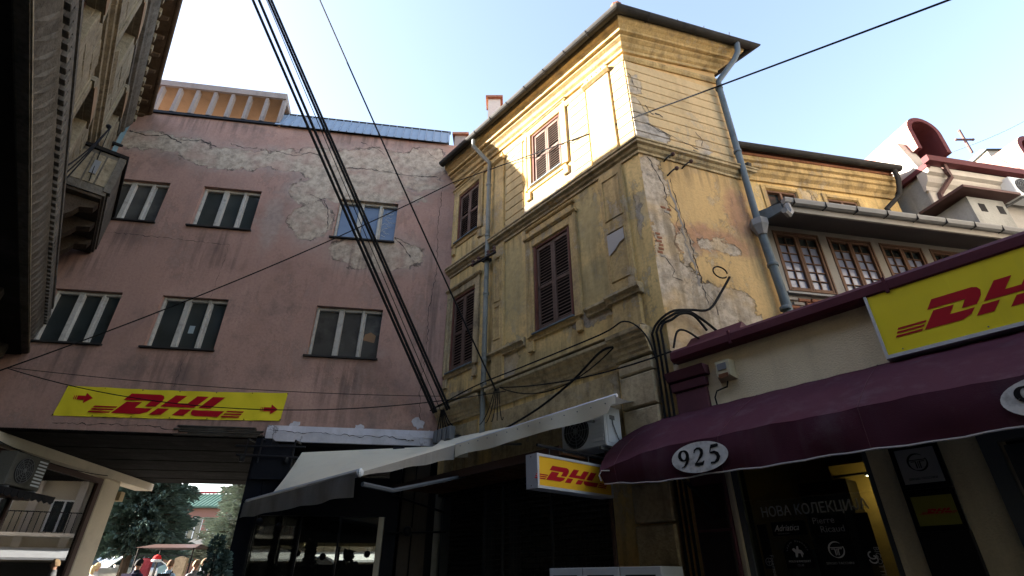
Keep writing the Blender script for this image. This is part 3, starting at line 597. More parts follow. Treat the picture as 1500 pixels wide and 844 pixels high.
sp_ = [(0,5.38),(-.05,5.38),(-.06,5.44),(-.11,5.47),(-.11,5.51),(-.02,5.555),(0,5.555)]
for a, b, e in ((1.5, 2.7, 0), (4.24, 4.72, 0), (4.721, 5.38, .06)): ypart('sill_course', MB().prism_x([(y-e*(y < 0), z) for y, z in sp_], a, b), M_trimlo)
lp = [(0,4.40),(-.03,4.40),(-.035,4.44),(-.06,4.47),(-.065,4.52),(-.10,4.55),(-.11,4.60),(-.15,4.64),(-.155,4.69),(-.19,4.71),(-.19,4.76),(-.02,4.8),(0,4.8)]
ypart('lower_cornice', MB().prism_x(lp, 1.72, 4.74).prism_x([(y-.02*(y<0), z-.02) for y, z in lp], .0, 1.48), M_trimlo)
ypart('cornice_capital', MB().prism_x([(y-.085*(y<0), z) for y, z in lp], 4.76, 5.41), M_trimlo)
ypart('cornice_lead', MB().box(-.0, 5.4, -.2, -.0, 4.803, 4.81), M_trimlo)
for k in range(9):
    z = 4.13-.485*k
    if z < .3: break
    ypart('rusticated_block', MB().bev(4.82, 5.40, -.11, .01, z-.455+(.22 if k == 0 else 0)*0, z, .02), M_stoneblk)
ypart('rusticated_block', MB().bev(4.82, 5.40, -.11, .01, 4.16, 4.35, .02), M_stoneblk)
for k in range(3): ypart('wall_panel', MB().bev(.25+.36*k, .58+.36*k, -.025, .01, 3.4, 4.3, .01), M_trimlo)
ypart('wall_panel', MB().bev(1.76, 4.74, -.02, .01, 3.3, 4.3, .01), M_trimlo)
# holes in the plaster with bricks showing, tower corner
for (x, z) in [(.12,6.35),(.14,6.28),(.11,6.21),(.15,6.14),(.13,6.07),(.1,6.0),(.15,5.94),(.32,6.92),(.42,6.9),(.37,6.84)]:
    part('brick', MB().bev(x-.05-.01*math.sin(z*91), x+.045+.012*math.sin(z*57), -.006, .01, z-.025, z+.02, .004), M_brick if math.sin(z*133) > -.5 else M_mortar, house, FT)
for k, (p, wd) in enumerate([([(.18,8.0),(.3,7.7),(.42,7.35),(.38,7.1),(.6,6.85)],.02),([(.6,6.85),(.5,6.6),(.62,6.4)],.014),([(.55,7.6),(.62,7.0),(.7,6.3),(.78,5.6),(.8,5.2)],.022),([(.2,5.9),(.3,5.7),(.25,5.6),(.42,5.55)],.015),
        ([(.75,5.5),(.9,5.3),(.95,5.05)],.014)]):
    crack(house, p, wd, FT, bpy.data.materials['crack_shadow'], seed=200+k)
crack(house, [(.5,7.55),(.53,7.2),(.6,6.8),(.62,6.3),(.7,5.9),(.72,5.5)], .045, FT, flat('chased_mortar', (.27,.24,.21), .95), -.004, seed=301)
for k, (p, wd) in enumerate([([(.05,10.1),(.1,9.85),(.2,9.65)],.02),([(.3,9.3),(.35,9.15),(.45,9.1)],.02),([(.25,8.85),(.5,8.7),(.9,8.62),(1.3,8.5)],.018),([(.5,9.15),(.65,9.1)],.03),([(1.35,8.95),(1.45,8.8),(1.4,8.6)],.02),([(1.2,8.42),(1.4,8.38)],.03)]):
    crack(house, p, wd, FT, bpy.data.materials['crack_shadow'], -.027, seed=400+k)
# downpipes
pm = mat('streaked_grey_pipe', (.21,.22,.20), .6, .2, var=.4, scale=5, dark=.5, bump=.1, streak=.5, streakcol=(.09,.08,.07))
part('downpipe', MB().tube([(1.38,-.48,11.3),(1.38,-.48,11.1),(1.6,-.12,10.6),(1.6,-.12,10.3),(1.6,-.12,3.7)], .052, 12), pm, house, FY, True)
for z in (9.9, 8.4, 6.9, 5.4, 4.9): part('pipe_collar', MB().lathe([(.062,z-.03),(.066,z-.02),(.066,z+.02),(.062,z+.03)], (1.6,-.12,0), 12), pm, house, FY, True)
part('downpipe', MB().tube([(2.55,-.5,11.5),(2.5,-.5,11.2),(2.42,-.42,11.0),(2.14,-.14,10.55),(2.13,-.13,10.3),(2.12,-.13,6.95)], .058, 12).tube([(2.12,-.13,6.95),(2.16,-.13,6.2),(2.24,-.13,4.9)], .07, 12), M_zinc, house, FT, True)
for z, r_ in ((10.35,.07),(8.6,.068),(6.1,.085),(5.3,.082)): part('pipe_collar', MB().lathe([(r_,z-.03),(r_+.005,z-.02),(r_+.005,z+.02),(r_,z+.03)], (2.12+(.05 if z < 6.5 else 0),-.13,0), 12), M_zinc, house, FT, True)
part('pipe_funnel', MB().lathe([(.08,6.68),(.13,6.82),(.15,6.86),(.15,6.98),(.07,7.0)], (2.12,-.14,0), 6), M_alu, house, FT)
part('pipe_funnel', MB().lathe([(.03,8.2),(.08,8.25),(.09,8.36),(.03,8.4)], (2.3,-.08,0), 6), M_stone_old, house, FT)
# ground storey: lintel, soffit of the little canopy, shutters
ypart('lintel', MB().box(.1, 4.42, .0, .2, 3.02, 3.2), M_stone_blk)
for k in range(20): ypart('canopy_slat', MB().box(.15+.21*k, .31+.21*k, -.95, .0, 3.06, 3.085), M_rustwood)
ypart('canopy_beam', MB().box(.1, 4.4, -.99, -.95, 3.02, 3.14), M_browntrim)
def roller(x0, x1, z1, n):
    t = MB()
    for k in range(n):
        z = k*z1/n; t.prism_x([(.30,z),(.275,z+.2*z1/n),(.275,z+.7*z1/n),(.30,z+.95*z1/n)], x0, x1)
    return t
for k, (a, b) in enumerate(((.12,1.4),(1.5,2.1),(2.2,4.4))):
    ypart('roller_shutter', roller(a, b, 3.02, 38), M_roller)
for x in (.1, 1.41, 1.46, 2.11, 4.36): ypart('shutter_post', MB().box(x, x+.05, .1, .32, 0, 3.02), M_darkframe)
gm_ = MB()
for k in range(36): gm_.box(1.52+k*.08, 1.526+k*.08, .02, .026, .1, 2.98)
for k in range(36): gm_.box(1.5, 4.38, .014, .02, .12+k*.08, .126+k*.08)
ypart('security_mesh', gm_, flat('mesh_wire', (.06,.06,.06), .5))
for x in (2.05, 3.2): ypart('mesh_post', MB().box(x, x+.04, -.01, .03, 0, 3.0), M_darkframe)

def chimney(p, w_, h, lab, m1=M_white):
    t = thing('chimney', Matrix.Translation(p), lab, 'chimney', None)
    part('stack', MB().box(-w_/2, w_/2, -w_/2, w_/2, -1.2, h), m1, t)
    part('cap', MB().box(-w_/2-.07, w_/2+.07, -w_/2-.07, w_/2+.07, h+.002, h+.08), M_brick, t); return t
chimney((-.50, 10.25, 12.75), .34, .70, 'pale plastered chimney with brown cap behind the ochre house gutter', mat('pale_chimney', (.6,.54,.47), .9))
chimney((-1.52, 11.25, 12.55), .34, .5, 'darker low chimney beside the end of the blue metal roof', M_conc)
br = thing('insulator_bracket', FY, 'black iron cross arm with insulators clamped to the grey downpipe', 'bracket')
part('arm', MB().tube([(1.15,-.2,7.78),(2.0,-.2,7.72)], .03, 6), M_black, br); part('clamp', MB().box(1.52,1.68,-.21,-.05,7.7,7.78), M_black, br)
for x in (1.2, 1.4, 1.75, 1.95): part('insulator', MB().lathe([(.02,7.74),(.045,7.78),(.03,7.82),(.045,7.85),(.02,7.9)], (x,-.2,0), 8), M_brownmetal, br)
for k, (x, z) in enumerate(((.5,7.98),(.86,7.92),(.52,7.66))):
    hk = thing('wall_hook', FT @ Matrix.Translation((x,0,z)), ('rusty insulator hook, topmost on the tower wall', 'rusty insulator hook on the tower wall, the one on the right', 'rusty insulator hook, lowest on the tower wall above the mortar chase')[k], 'hook', 'insulator hooks on the tower wall')
    part('hook', MB().tube([(0,0,0),(0,-.09,.0),(.06,-.12,.06),(.12,-.12,.1)], .014, 6), M_black, hk); part('insulator', MB().sphere((.12,-.12,.1), .04, 8, 6), M_brownmetal, hk)

# ------------------------------------------------------------------ ochre rear wing, veranda, white house
wing = thing('rear_wing', FW, 'low ochre wing with two small windows behind the glazed veranda', 'house')
WW = [(.25,1.0,8.2,9.12),(1.77,2.56,8.2,9.1)]
part('wall', MB().wall(-1.2, 3.7, 0, 9.9, WW, .15), M_ochre, wing)
part('rear_wall', MB().shell(-1.2, 3.7, .2, 4, 0, 9.88), M_greyrender, wing)
part('cornice', MB().prism_x([(0,9.3),(-.05,9.3),(-.06,9.4),(-.13,9.46),(-.16,9.54),(-.2,9.56),(-.2,9.66),(-.26,9.68),(-.26,9.8),(0,9.84)], -1.2, 3.62), M_trim, wing)
part('brick_course', MB().box(-1.2, 3.55, -.28, -.02, 9.805, 9.87), M_brick, wing)
part('gutter', MB().prism_x([(y-.40, z+9.93) for y, z in ring(0,0,.08,8,180,360)]+[(-.3,9.96),(-.48,9.96)], -1.2, 3.66), M_gutter, wing)
part('tiled_roof', MB().prism_x([(-.36,9.94),(-.36,9.98),(2.5,11.2),(3.9,10.5),(3.9,9.9)], -1.2, 3.6), M_tile, wing)
for a, b, c, d in WW:
    o = part('window', MB().bev(a,a+.05,.02,.14,c,d).bev(b-.05,b,.02,.14,c,d).bev(a+.05,b-.05,.02,.14,d-.05,d).bev((a+b)/2-.03,(a+b)/2+.03,.02,.14,c,d-.05), M_lattice, wing)
    part('pane', MB().box(a+.05,b-.05,.1,.105,c,d-.05), M_glass, o)
    part('surround', MB().bev(a-.12,a-.01,-.03,.01,c,d+.1).bev(b+.01,b+.12,-.03,.01,c,d+.1).bev(a-.009,b+.009,-.03,.01,d+.01,d+.1), M_trim, o)
part('downpipe', MB().tube([(3.48,-.4,9.85),(3.5,-.38,9.6),(3.45,-.3,9.2),(3.15,-.12,8.9),(3.2,-.12,8.7),(3.2,-.12,6)], .055, 10), M_gutter, wing, None, True)
crack(wing, [(1.38,9.1),(1.36,8.9),(1.42,8.7)], .015, FW, bpy.data.materials['crack_shadow'])

ver = thing('glazed_veranda', FV, 'grey glazed veranda with brown lattice casements above the shop roof', 'veranda')
VW = [(-.04+1.115*k, .90+1.115*k, 5.88, 7.13) for k in range(6)]
part('wall', MB().wall(-.2, 6.8, 5.82, 7.32, VW, .12), M_greytrim, ver)
part('brick_base', MB().box(-.2, 6.8, .02, .2, 0, 5.82), M_mortar, ver)
r6 = random.Random(5)
for row in range(6):
    for k in range(9):
        if r6.random() < .22: continue
        x = -.16+k*.24+(.12 if row % 2 else 0); z = 5.74-row*.08
        part('brick', MB().bev(x, x+.215+r6.uniform(-.02,.01), -.01-r6.uniform(0,.02), .03, z-.06, z, .008), M_brick if r6.random() < .6 else M_mortar, ver)
part('sill', MB().box(-.12, 6.8, -.06, .02, 5.80, 5.835), M_alu, ver)
part('soffit', MB().prism_x([(-.72,7.05),(.1,7.26),(.1,7.29),(-.72,7.08)], -.3, 6.8), M_greysoff, ver)
part('fascia', MB().box(-.32, 6.8, -.74, -.70, 6.97, 7.13), M_greytrim, ver)
part('gutter', MB().prism_x([(-.745,7.08),(-.79,7.07),(-.83,7.09),(-.85,7.15),(-.85,7.17),(-.74,7.17)], -.36, 6.8), M_alu, ver)
for k in range(12): part('gutter_clip', MB().box(-.2+.6*k, -.19+.6*k, -.856, -.74, 7.064, 7.174), M_gutter, ver)
part('gutter_outlet', MB().tube([(-.32,-.8,7.05),(-.32,-.82,6.86),(-.40,-.86,6.78),(-.62,-1.02,6.72)], .05, 6), M_alu, ver)
part('gable_end', MB().prism_x([(-.72,6.99),(.1,7.2),(.1,7.5),(-.72,7.14)], -.36, -.31), M_zinc, ver)
part('sheet_roof', MB().prism_x([(-.74,7.15),(1.2,7.7),(1.2,7.74),(-.74,7.19)], -.35, 6.8), M_gutter, ver)
for i, (a, b, c, d) in enumerate(VW[:5]):
    f = MB().bev(a,a+.035,-.015,.1,c,d,.006).bev(b-.035,b,-.015,.1,c,d,.006).bev(a+.035,b-.035,-.015,.1,d-.04,d,.006).bev(a+.035,b-.035,-.015,.1,c,c+.03,.006)
    o = part('window', f, M_lattice, ver); mid = (a+b)/2
    for x0, x1 in ((a+.035, mid), (mid, b-.035)):
        lf = MB().bev(x0,x0+.045,.0,.08,c+.03,d-.04,.006).bev(x1-.045,x1,.0,.08,c+.03,d-.04,.006).bev(x0+.045,x1-.045,.0,.08,d-.09,d-.04,.006).bev(x0+.045,x1-.045,.0,.08,c+.03,c+.08,.006)
        ix0, ix1, iz0, iz1 = x0+.045, x1-.045, c+.08, d-.09; xm = (ix0+ix1)/2; lf.bev(xm-.01,xm+.01,.02,.07,iz0,iz1,.003)
        for k in range(1, 6): z = iz0+(iz1-iz0)*k/6; lf.bev(ix0, ix1, .025, .065, z-.009, z+.009, .003)
        part('casement', lf, M_lattice, o)
        for k in range(6):
            z0_, z1_ = iz0+(iz1-iz0)*k/6+.009, iz0+(iz1-iz0)*(k+1)/6-.009
            for u0, u1 in ((ix0, xm-.01), (xm+.01, ix1)): part('pane', MB().box(u0, u1, .05, .055, z0_, z1_), M_curtain if k < 5 else M_glass, o)

wh = thing('white_house', FB, 'white rendered house with oxblood barrel dormers and brown gutter', 'house')
part('wall', MB().wall(0, 9, 0, 9.8, [(1.25,1.75,8.4,9.36)], .12), M_white, wh)
part('side_wall', MB().box(.0, .3, .004, 5, 0, 9.62), M_greyrender, wh)
part('rear_wall', MB().shell(.3, 9, .2, 6, 0, 9.78), M_white, wh)
part('corner_pilaster', MB().bev(-.02, .5, -.05, .003, 0, 9.2, .01), M_white, wh)
part('cornice', MB().prism_x([(0,9.15),(-.06,9.15),(-.08,9.25),(-.16,9.32),(-.2,9.42),(-.2,9.48),(-.28,9.52),(-.28,9.68),(0,9.72)], -.08, 9), M_white, wh)
part('gutter', MB().box(-.12, 9, -.42, -.27, 9.72, 9.88), M_redtrim, wh)
part('side_eave', MB().box(-.1, -.001, -.3, 5, 9.63, 9.75), M_redtrim, wh)
part('downpipe', MB().tube([(.35,-.33,9.75),(.35,-.33,9.5),(.42,-.3,9.4),(.18,-.1,9.05),(.16,-.1,8.9),(.2,-.1,6)], .055, 4), M_brownmetal, wh)
part('attic_wall', MB().prism_x([(-.1,9.76),(.1,9.76),(6,9.76),(6,9.9),(.5,10.75),(.1,10.75)], -.05, .28), M_white, wh)
part('roof', MB().prism_x([(-.25,9.885),(3,11.6),(6,10),(6,9.885)], .285, 9), M_brownmetal, wh)
part('window', MB().bev(1.25,1.31,.02,.1,8.4,9.36).bev(1.69,1.75,.02,.1,8.4,9.36).bev(1.31,1.69,.02,.1,9.25,9.36), M_lattice, wh)
part('pane', MB().box(1.31,1.69,.06,.065,8.4,9.25), M_glass, wh)
part('surround', MB().bev(1.1,1.24,-.04,.01,8.3,9.4).bev(1.76,1.9,-.04,.01,8.3,9.4), M_white, wh)
for k, x in enumerate((.22, 3.45)):
    c0 = x+.42
    def arch(r, z0, zc): return [(c0-r, z0)]+[(c0+r*math.cos(R(180-15*i)), zc+r*math.sin(R(180-15*i))) for i in range(13)]+[(c0+r, z0)]
    dm = thing('barrel_dormer', FB, ('oxblood barrel dormer with louvred window above the white house corner', 'second barrel dormer cut by the right edge of the photo')[k], 'dormer', 'barrel dormers on the white house')
    o_, i_ = arch(.46, 10.4, 11.0), arch(.35, 10.4, 11.0)
    rim = MB(); n_ = len(o_)
    for y0, y1 in ((-.15, .8),):
        vs = [(a,y0,b) for a,b in o_]+[(a,y0,b) for a,b in i_]+[(a,y1,b) for a,b in o_]+[(a,y1,b) for a,b in i_]
        fs = []
        for q in range(n_-1): fs += [(q,q+1,q+1+n_,q+n_),(q+n_,q+1+n_,q+1+3*n_,q+3*n_)]
        rim.add(vs, fs+[(0,n_,3*n_,2*n_),(n_-1,2*n_-1,4*n_-1,3*n_-1)])
    part('rim', rim, M_redtrim, dm)
    sh_ = MB(); vs = [(a*1+0, y, c0*0+b) for y in (-.149, 2.6) for a, b in arch(.47, 10.4, 11.0)]
    sh_.add(vs, [(q,q+1,q+1+n_,q+n_) for q in range(n_-1)]); part('barrel', sh_, M_pinkpaint, dm)
    part('window_wall', MB().prism_y(i_, .45, .5), M_redtrim, dm)
    lv = MB()
    for q in range(8): lv.box(c0-.27, c0+.27, .41, .45, 10.45+q*.09, 10.49+q*.09)
    part('louvre', lv, M_gutter, dm)
ac_unit('air_conditioner', FB @ Matrix.Translation((1.9,-.12,9.02)), 'white air conditioner high on the white house wall', None, .85, .55, .3)
nb = thing('vent_housing', FB @ Matrix.Translation((.35,-.75,7.4)), 'grey concrete vent housing with slab roof in front of the white house', 'vent housing')
part('box', MB().box(-.55, .35, 0, .7, 0, 1.0), M_greyrender, nb); part('roof_slab', MB().prism_x([(-.2,1.05),(.8,1.1),(.8,1.16),(-.2,1.11)], -.8, .6), M_brownmetal, nb)
for x in (-.35, .1): part('vent_hole', MB().box(x, x+.16, -.004, .001, .65, .85), M_ink, nb)
block('unseen_light_block', FS @ Matrix.Translation((6.6,1.6,0)), 14, 8, 13, M_white, 'unseen tall white house added outside the right edge to bounce sunlight', 3, 6, M_tile, 1.2, z0=4.4)  # added out of view: sunlit white walls throw light back into the alley
block('unseen_light_block', frame((12,-34), (-1,.1)), 26, 8, 7.5, M_stone_cream, 'unseen old house added behind the camera to block low sky light', 2, 7, M_tile, 1.2, z0=3.0)  # added out of view to cut the low sky light under the awnings
st = thing('steeple', Matrix.Translation((19.6, 16, 0)), 'pale church steeple top with grey roof behind the white house', 'steeple')
part('tower', MB().box(-1.3, 1.3, -1.3, 1.3, 0, 16.0), M_white, st)
part('spire', MB().add([(-1.4,-1.4,16),(1.4,-1.4,16),(1.4,1.4,16),(-1.4,1.4,16),(0,0,17.3)], [(1,2,4),(2,3,4),(3,0,4),(3,2,1,0)]), M_zinc, st)
part('spire_front', MB().add([(-1.39,-1.41,16),(1.39,-1.41,16),(0,-.012,17.3)], [(0,1,2)]), M_white, st)
cr = thing('cross', Matrix.Translation((19.6-.35, 16, 17.25)), 'dark metal cross standing on the steeple tip against the sky', 'cross')
part('upright', MB().box(-.035,.035,-.035,.035,-.1,1.15), M_brownmetal, cr); part('arm', MB().box(-.36,.36,-.03,.03,.62,.69), M_brownmetal, cr)
for x in (-.36, .36): part('finial', MB().sphere((x,0,.655), .06, 8, 6), M_brownmetal, cr)
part('finial', MB().sphere((0,0,1.18), .06, 8, 6), M_brownmetal, cr)

# ------------------------------------------------------------------ old stone building on the left
old = thing('stone_building', FL, 'sooty old stone building close on the left with deep dentil band and wooden eaves', 'building')
OX = [(-2.15,-1.3),(-4.85,-3.95),(-7.5,-6.6),(-10.2,-9.3)]
OWN = [(a, b, 9.75, 11.15) for a, b in OX]+[(a, b, 7.25, 8.75) for a, b in OX[:]]
part('wall', MB().wall(-15, .1, 5.4, 12.5, OWN, .25).wall(-34, -15, 0, 12.5, [], .1), M_stone_cream, old)
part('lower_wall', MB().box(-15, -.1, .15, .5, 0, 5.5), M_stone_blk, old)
part('body', MB().shell(-34, .1, .3, 8, 0, 12.45), M_stone_blk, old)
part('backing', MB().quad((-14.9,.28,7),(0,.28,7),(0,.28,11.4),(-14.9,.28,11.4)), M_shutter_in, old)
def opart(n, mb, m=None): return part(n, mb, m or M_stone_cream, old)
fz = [(.2,5.56),(-.40,5.56),(-.41,5.62),(-.36,5.63),(-.33,5.72),(-.33,5.76),(-.35,5.86),(-.37,5.98),(-.39,6.12),(-.41,6.2),(-.41,6.22),(-.40,6.24),(-.40,6.40),(-.44,6.41),(-.44,6.50),(-.38,6.53),(-.37,6.60),(-.43,6.62),(-.43,6.68),(.0,6.74)]
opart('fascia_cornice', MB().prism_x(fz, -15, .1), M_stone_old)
opart('fillet', MB().box(-15, .08, -.415, -.405, 5.575, 5.6), M_stone_cream)
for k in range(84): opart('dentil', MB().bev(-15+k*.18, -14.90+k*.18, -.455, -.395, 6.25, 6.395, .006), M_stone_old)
for k in range(60): opart('leaf_moulding', MB().add([(-14.9+k*.25,-.335,5.78),(-14.74+k*.25,-.335,5.78),(-14.76+k*.25,-.404,6.16),(-14.68+k*.25,-.404,6.16),(-14.80+k*.25,-.388,5.95)], [(0,1,4),(1,3,4),(4,3,2),(0,4,2)]), M_stone_old)
for x in (-.75, -3.55, -6.35):
    opart('console', MB().prism_x([(.16,4.95),(.08,4.97),(.04,5.1),(-.03,5.18),(-.10,5.3),(-.12,5.525),(.16,5.525)], x, x+.26), M_stone_blk2)
opart('soffit_board', MB().box(-15, .0, -.3, .16, 5.53, 5.558), M_stone_blk)
r7 = random.Random(3)
for lvl, (z0, z1, n) in enumerate(((6.85, 9.1, 6), (9.55, 11.5, 5))):
    h = (z1-z0)/n
    segs = [(OX[i+1][1]+.28, OX[i][0]-.28) for i in range(3)]+[(OX[0][1]+.28, -.0)]
    for a, b in segs:
        for k in range(n):
            m = 3; w_ = (b-a)/m; sh = (k % 2)*w_*.5
            cuts = sorted({a, b}|{a+sh+w_*q for q in range(m) if a < a+sh+w_*q < b})
            for c0, c1 in zip(cuts, cuts[1:]):
                if c1-c0 > .05: opart('ashlar_block', MB().bev(c0+.008, c1-.008, -.03-r7.uniform(0,.012), .01, z0+k*h+.008, z0+(k+1)*h-.008, .01), M_stone_cream)
sc1 = [(0,9.12),(-.06,9.14),(-.07,9.2),(-.12,9.24),(-.13,9.3),(-.17,9.32),(-.17,9.38),(-.12,9.42),(-.10,9.5),(0,9.52)]
for k in range(7): opart('string_course', MB().prism_x(sc1, -15+k*2.155, -15+(k+1)*2.155-.01), M_stone_cream)
opart('string_course', MB().prism_x([(y*.8, z-2.46+.06) for y, z in sc1], -15, .05))
opart('dado', MB().prism_x([(0,11.52),(-.05,11.52),(-.06,11.6),(-.12,11.64),(-.14,11.7),(-.1,11.75),(-.16,11.85),(-.2,11.95),(-.22,12.02),(0,12.05)], -15, .1), M_stone_old)
for k in range(40): opart('modillion', MB().bev(-14.9+k*.375, -14.74+k*.375, -.25, .0, 12.06, 12.2, .01), M_stone_cream)
for k, (a, b) in enumerate(OX+OX):
    z0, z1 = ((9.75, 11.15) if k < 4 else (7.25, 8.75)); m = (a+b)/2
    wn = opart('window', MB().bev(a,a+.07,.1,.2,z0,z1).bev(b-.07,b,.1,.2,z0,z1).bev(m-.04,m+.04,.1,.2,z0,z1).bev(a+.07,b-.07,.1,.2,z1-.4,z1-.34), M_browntrim)
    part('pane', MB().box(a+.07,b-.07,.15,.155,z0,z1), M_glass, wn)
    if k < 2: part('roller_blind', MB().box(a+.08,b-.08,.05,.09,z0+.02,z0+.5), M_acwhite, wn)
    part('sill', MB().prism_x([(0,z0-.2),(-.1,z0-.16),(-.16,z0-.06),(-.16,z0),(.1,z0),(.1,z0-.2)], a-.14, b+.14), M_stone_cream, wn)
    part('jamb', MB().bev(a-.2,a-.01,-.07,.01,z0,z1+.05).bev(a-.26,a-.2,-.045,.01,z0,z1+.05), M_stone_cream, wn); part('jamb', MB().bev(b+.01,b+.2,-.07,.01,z0,z1+.05).bev(b+.2,b+.26,-.045,.01,z0,z1+.05), M_stone_cream, wn)
    pr = [(m+(b-a)/2*1.5*math.cos(R(q)), z1+.02+.34*math.sin(R(q))) for q in range(0, 181, 15)]; pi_ = [(m+(b-a)/2*1.1*math.cos(R(q)), z1+.02+.2*math.sin(R(q))) for q in range(180, -1, -15)]
    ar = MB(); ar.prism_y([(x, z) for x, z in pr], -.10, .01); part('arch_head', ar, M_stone_cream, wn)
    part('tympanum', MB().prism_y(pi_, -.115, -.099), M_tansoffit, wn)
eb = MB().prism_x([(0,12.22),(-.42,12.34),(-.42,12.38),(0,12.27)], -34, .1)
opart('eave_boarding', eb, M_woodeave)
for k in range(26): opart('rafter_end', MB().prism_x([(0,12.1),(-.14,12.16),(-.36,12.28),(-.38,12.335),(0,12.21)], -14.8+k*.58, -14.7+k*.58), M_woodeave)
opart('gutter', MB().prism_x([(y-.44, z+12.42) for y, z in ring(0,0,.075,8,180,360)], -15, .0), M_woodeave)
opart('tiled_roof', MB().prism_x([(-.44,12.42),(-.44,12.46),(4,14.4),(8,12.4),(8,12.3)], -34, .1), M_tile)
opart('downpipe', MB().tube([(-.06,-.36,12.3),(-.06,-.30,12.05),(-.05,-.14,11.75),(-.05,-.14,9.0)], .08, 4), mat('blue_grey_pipe', (.16,.24,.27), .6, var=.2, dirt=.2))
for z in (11.2, 10.0): opart('pipe_clamp', MB().box(-.16,.06,-.25,-.03,z-.03,z+.03), M_black)
opart('cable_knot', MB().sphere((-2.9,-.22,9.6), .05, 7, 5), M_black)
# balcony
bal = opart('balcony', MB().box(-2.9, -.35, -.66, .0, 8.02, 8.1), M_stone_old)
part('side_panel', MB().box(-2.9,-2.84,-.69,-.0,8.1,8.97), M_stone_old, bal)
for a, b in ((-.66,-.44),(-.41,-.24),(-.21,-.03)): part('inset_panel', MB().box(-2.915,-2.9,a,b,8.2,8.88), M_stone_cream, bal)
part('front_panel', MB().box(-2.84,-.35,-.69,-.63,8.1,8.97), M_stone_old, bal); part('rail', MB().box(-2.95,-.32,-.74,-.58,8.972,9.05).box(-2.95,-2.8,-.579,.0,8.972,9.05), M_stone_blk, bal)
part('post', MB().box(-2.93,-2.8,-.72,-.6,8.1,8.97), M_stone_old, bal); part('vent_box', MB().box(-2.94,-2.915,-.38,-.28,8.4,8.72), M_grille, bal)
part('underside', MB().box(-2.86,-.4,-.62,-.02,7.96,8.018), M_corbel, bal)
for x in (-2.7,-1.9,-1.1): part('corbel', MB().prism_x([(0,7.45),(-.2,7.5),(-.3,7.62),(-.36,7.75),(-.56,7.82),(-.6,7.955),(0,7.955)], x, x+.22), M_corbel, bal)
lc = thing('loose_cables', FL, 'loose black cables hanging down the front of the old stone building above the balcony', 'cables')
for k in range(3): part('strand', MB().tube(sagline((-2.9,-.25,9.6), (-4.0-k*.25,-.12,7.0+k*.1), .12+.05*k), .012, 5), M_cable, lc)
part('strand', MB().tube(sagline((-2.9,-.25,9.6), (-2.95,-.35,8.2), .1), .008, 5), M_cable, lc)

# ------------------------------------------------------------------ passage under the pink building
ps = thing('passage_wall', FQ, 'pale rendered wall on the left side of the passage with big shop window', 'wall')
part('beam', MB().box(-.6, 6.05, -.14, .3, 3.84, 4.03), M_passwall, ps)
part('pier', MB().bev(3.78, 4.55, -.04, .3, 0, 3.839, .02), M_passwall, ps)
part('plinth', MB().box(-.6, 3.77, .0, .3, 0, .45), M_passwall, ps)
wf = part('window', MB().box(3.60,3.77,-.03,.08,.45,3.8).box(-.6,3.6,-.03,.08,3.68,3.8).box(1.02,1.07,-.02,.06,.45,3.68), M_browntrim, ps)
part('pane', MB().box(-.6, 1.02, .02, .03, .45, 3.68), G_pass, wf); part('pane', MB().box(1.07, 3.6, .02, .03, .45, 3.68), G_pass, wf)
part('poster', MB().box(.9,1.0,-.005,.01,1.7,2.4), flat('red_poster', (.45,.03,.04)), wf); part('poster', MB().box(.88,1.02,.012,.016,2.35,2.6), M_whiteprint, wf)
part('display_back', MB().box(-.6, 3.7, 1.6, 1.7, .45, 3.8), mat('dim_display', (.05,.06,.06), .9, var=.4), ps)
part('display_floor', MB().box(-.6, 3.7, .1, 1.7, .4, .45), M_conc, ps)
part('wall_lamp', MB().box(4.56,4.75,-.12,.08,3.4,3.62), mat('beige_lamp_box', (.45,.36,.22), .6), ps)
ac_unit('air_conditioner', FQ @ Matrix.Translation((.12,-.10,3.14)), 'dim air conditioner mounted over the passage shop window at the lower left', None, .95, .6, .3, mat('shade_dimmed_case', (.09,.087,.075), .7, var=.3))  # plastic case with the dimness of the passage put into its colour
vl = thing('awning_edge', FQ, 'scalloped dark canopy edge under the passage air conditioner', 'canopy')
part('cloth', MB().box(-.5,1.5,-.5,.0,3.06,3.09), M_navy, vl)
for k in range(11): part('scallop', MB().prism_y([(-.48+k*.18,3.06),(-.48+k*.18,2.98),(-.39+k*.18,2.94),(-.31+k*.18,2.98),(-.31+k*.18,3.06)], -.5, -.49), M_navy, vl)
part('bracket', MB().box(-.4,1.4,-.1,.0,3.0,3.055), M_browntrim, vl)
pc = thing('passage_cable', FQ, 'thin cable sagging along the beam over the passage window', 'cable')
part('strand', MB().tube(sagline((-.5,-.17,3.9),(3.6,-.17,3.86), .12), .01, 5), M_cable, pc)
# right side of the passage: cafe with slim dark glazing
cafe = thing('cafe_front', FP, 'dark framed glazed cafe front under the pink building beside the passage', 'cafe')
part('corner_post', MB().box(-3.37,-3.08,-.32,-.04,0,3.98), M_navy, cafe)
part('fascia', MB().box(-3.08,-.72,-.3,-.1,2.62,3.3), M_navy, cafe)
part('panel', MB().box(-3.3,-2.62,-.42,-.33,3.22,3.86), M_navy, cafe)
part('post', MB().bev(-.9,-.79,-.3,-.1,0,2.62,.01), M_passwall, cafe)
part('dark_post', MB().box(-.78,-.56,-.34,-.06,0,3.9), M_navy, cafe)
part('side_fascia', MB().box(-3.33,-3.13,-.03,6.1,3.3,4.03), M_navy, cafe)
for y in (2.0, 4.0, 6.0): part('side_post', MB().box(-3.3,-3.16,y,y+.12,0,3.3), M_navy, cafe)
for x in (-3.1,-2.3,-1.6): part('mullion', MB().box(x,x+.035,-.24,-.2,0,2.62), M_navy, cafe)
for a, b in ((-3.06,-2.3),(-2.26,-1.6),(-1.56,-.9)): part('pane', MB().box(a,b,-.225,-.22,0,2.62), G_cafe, cafe)
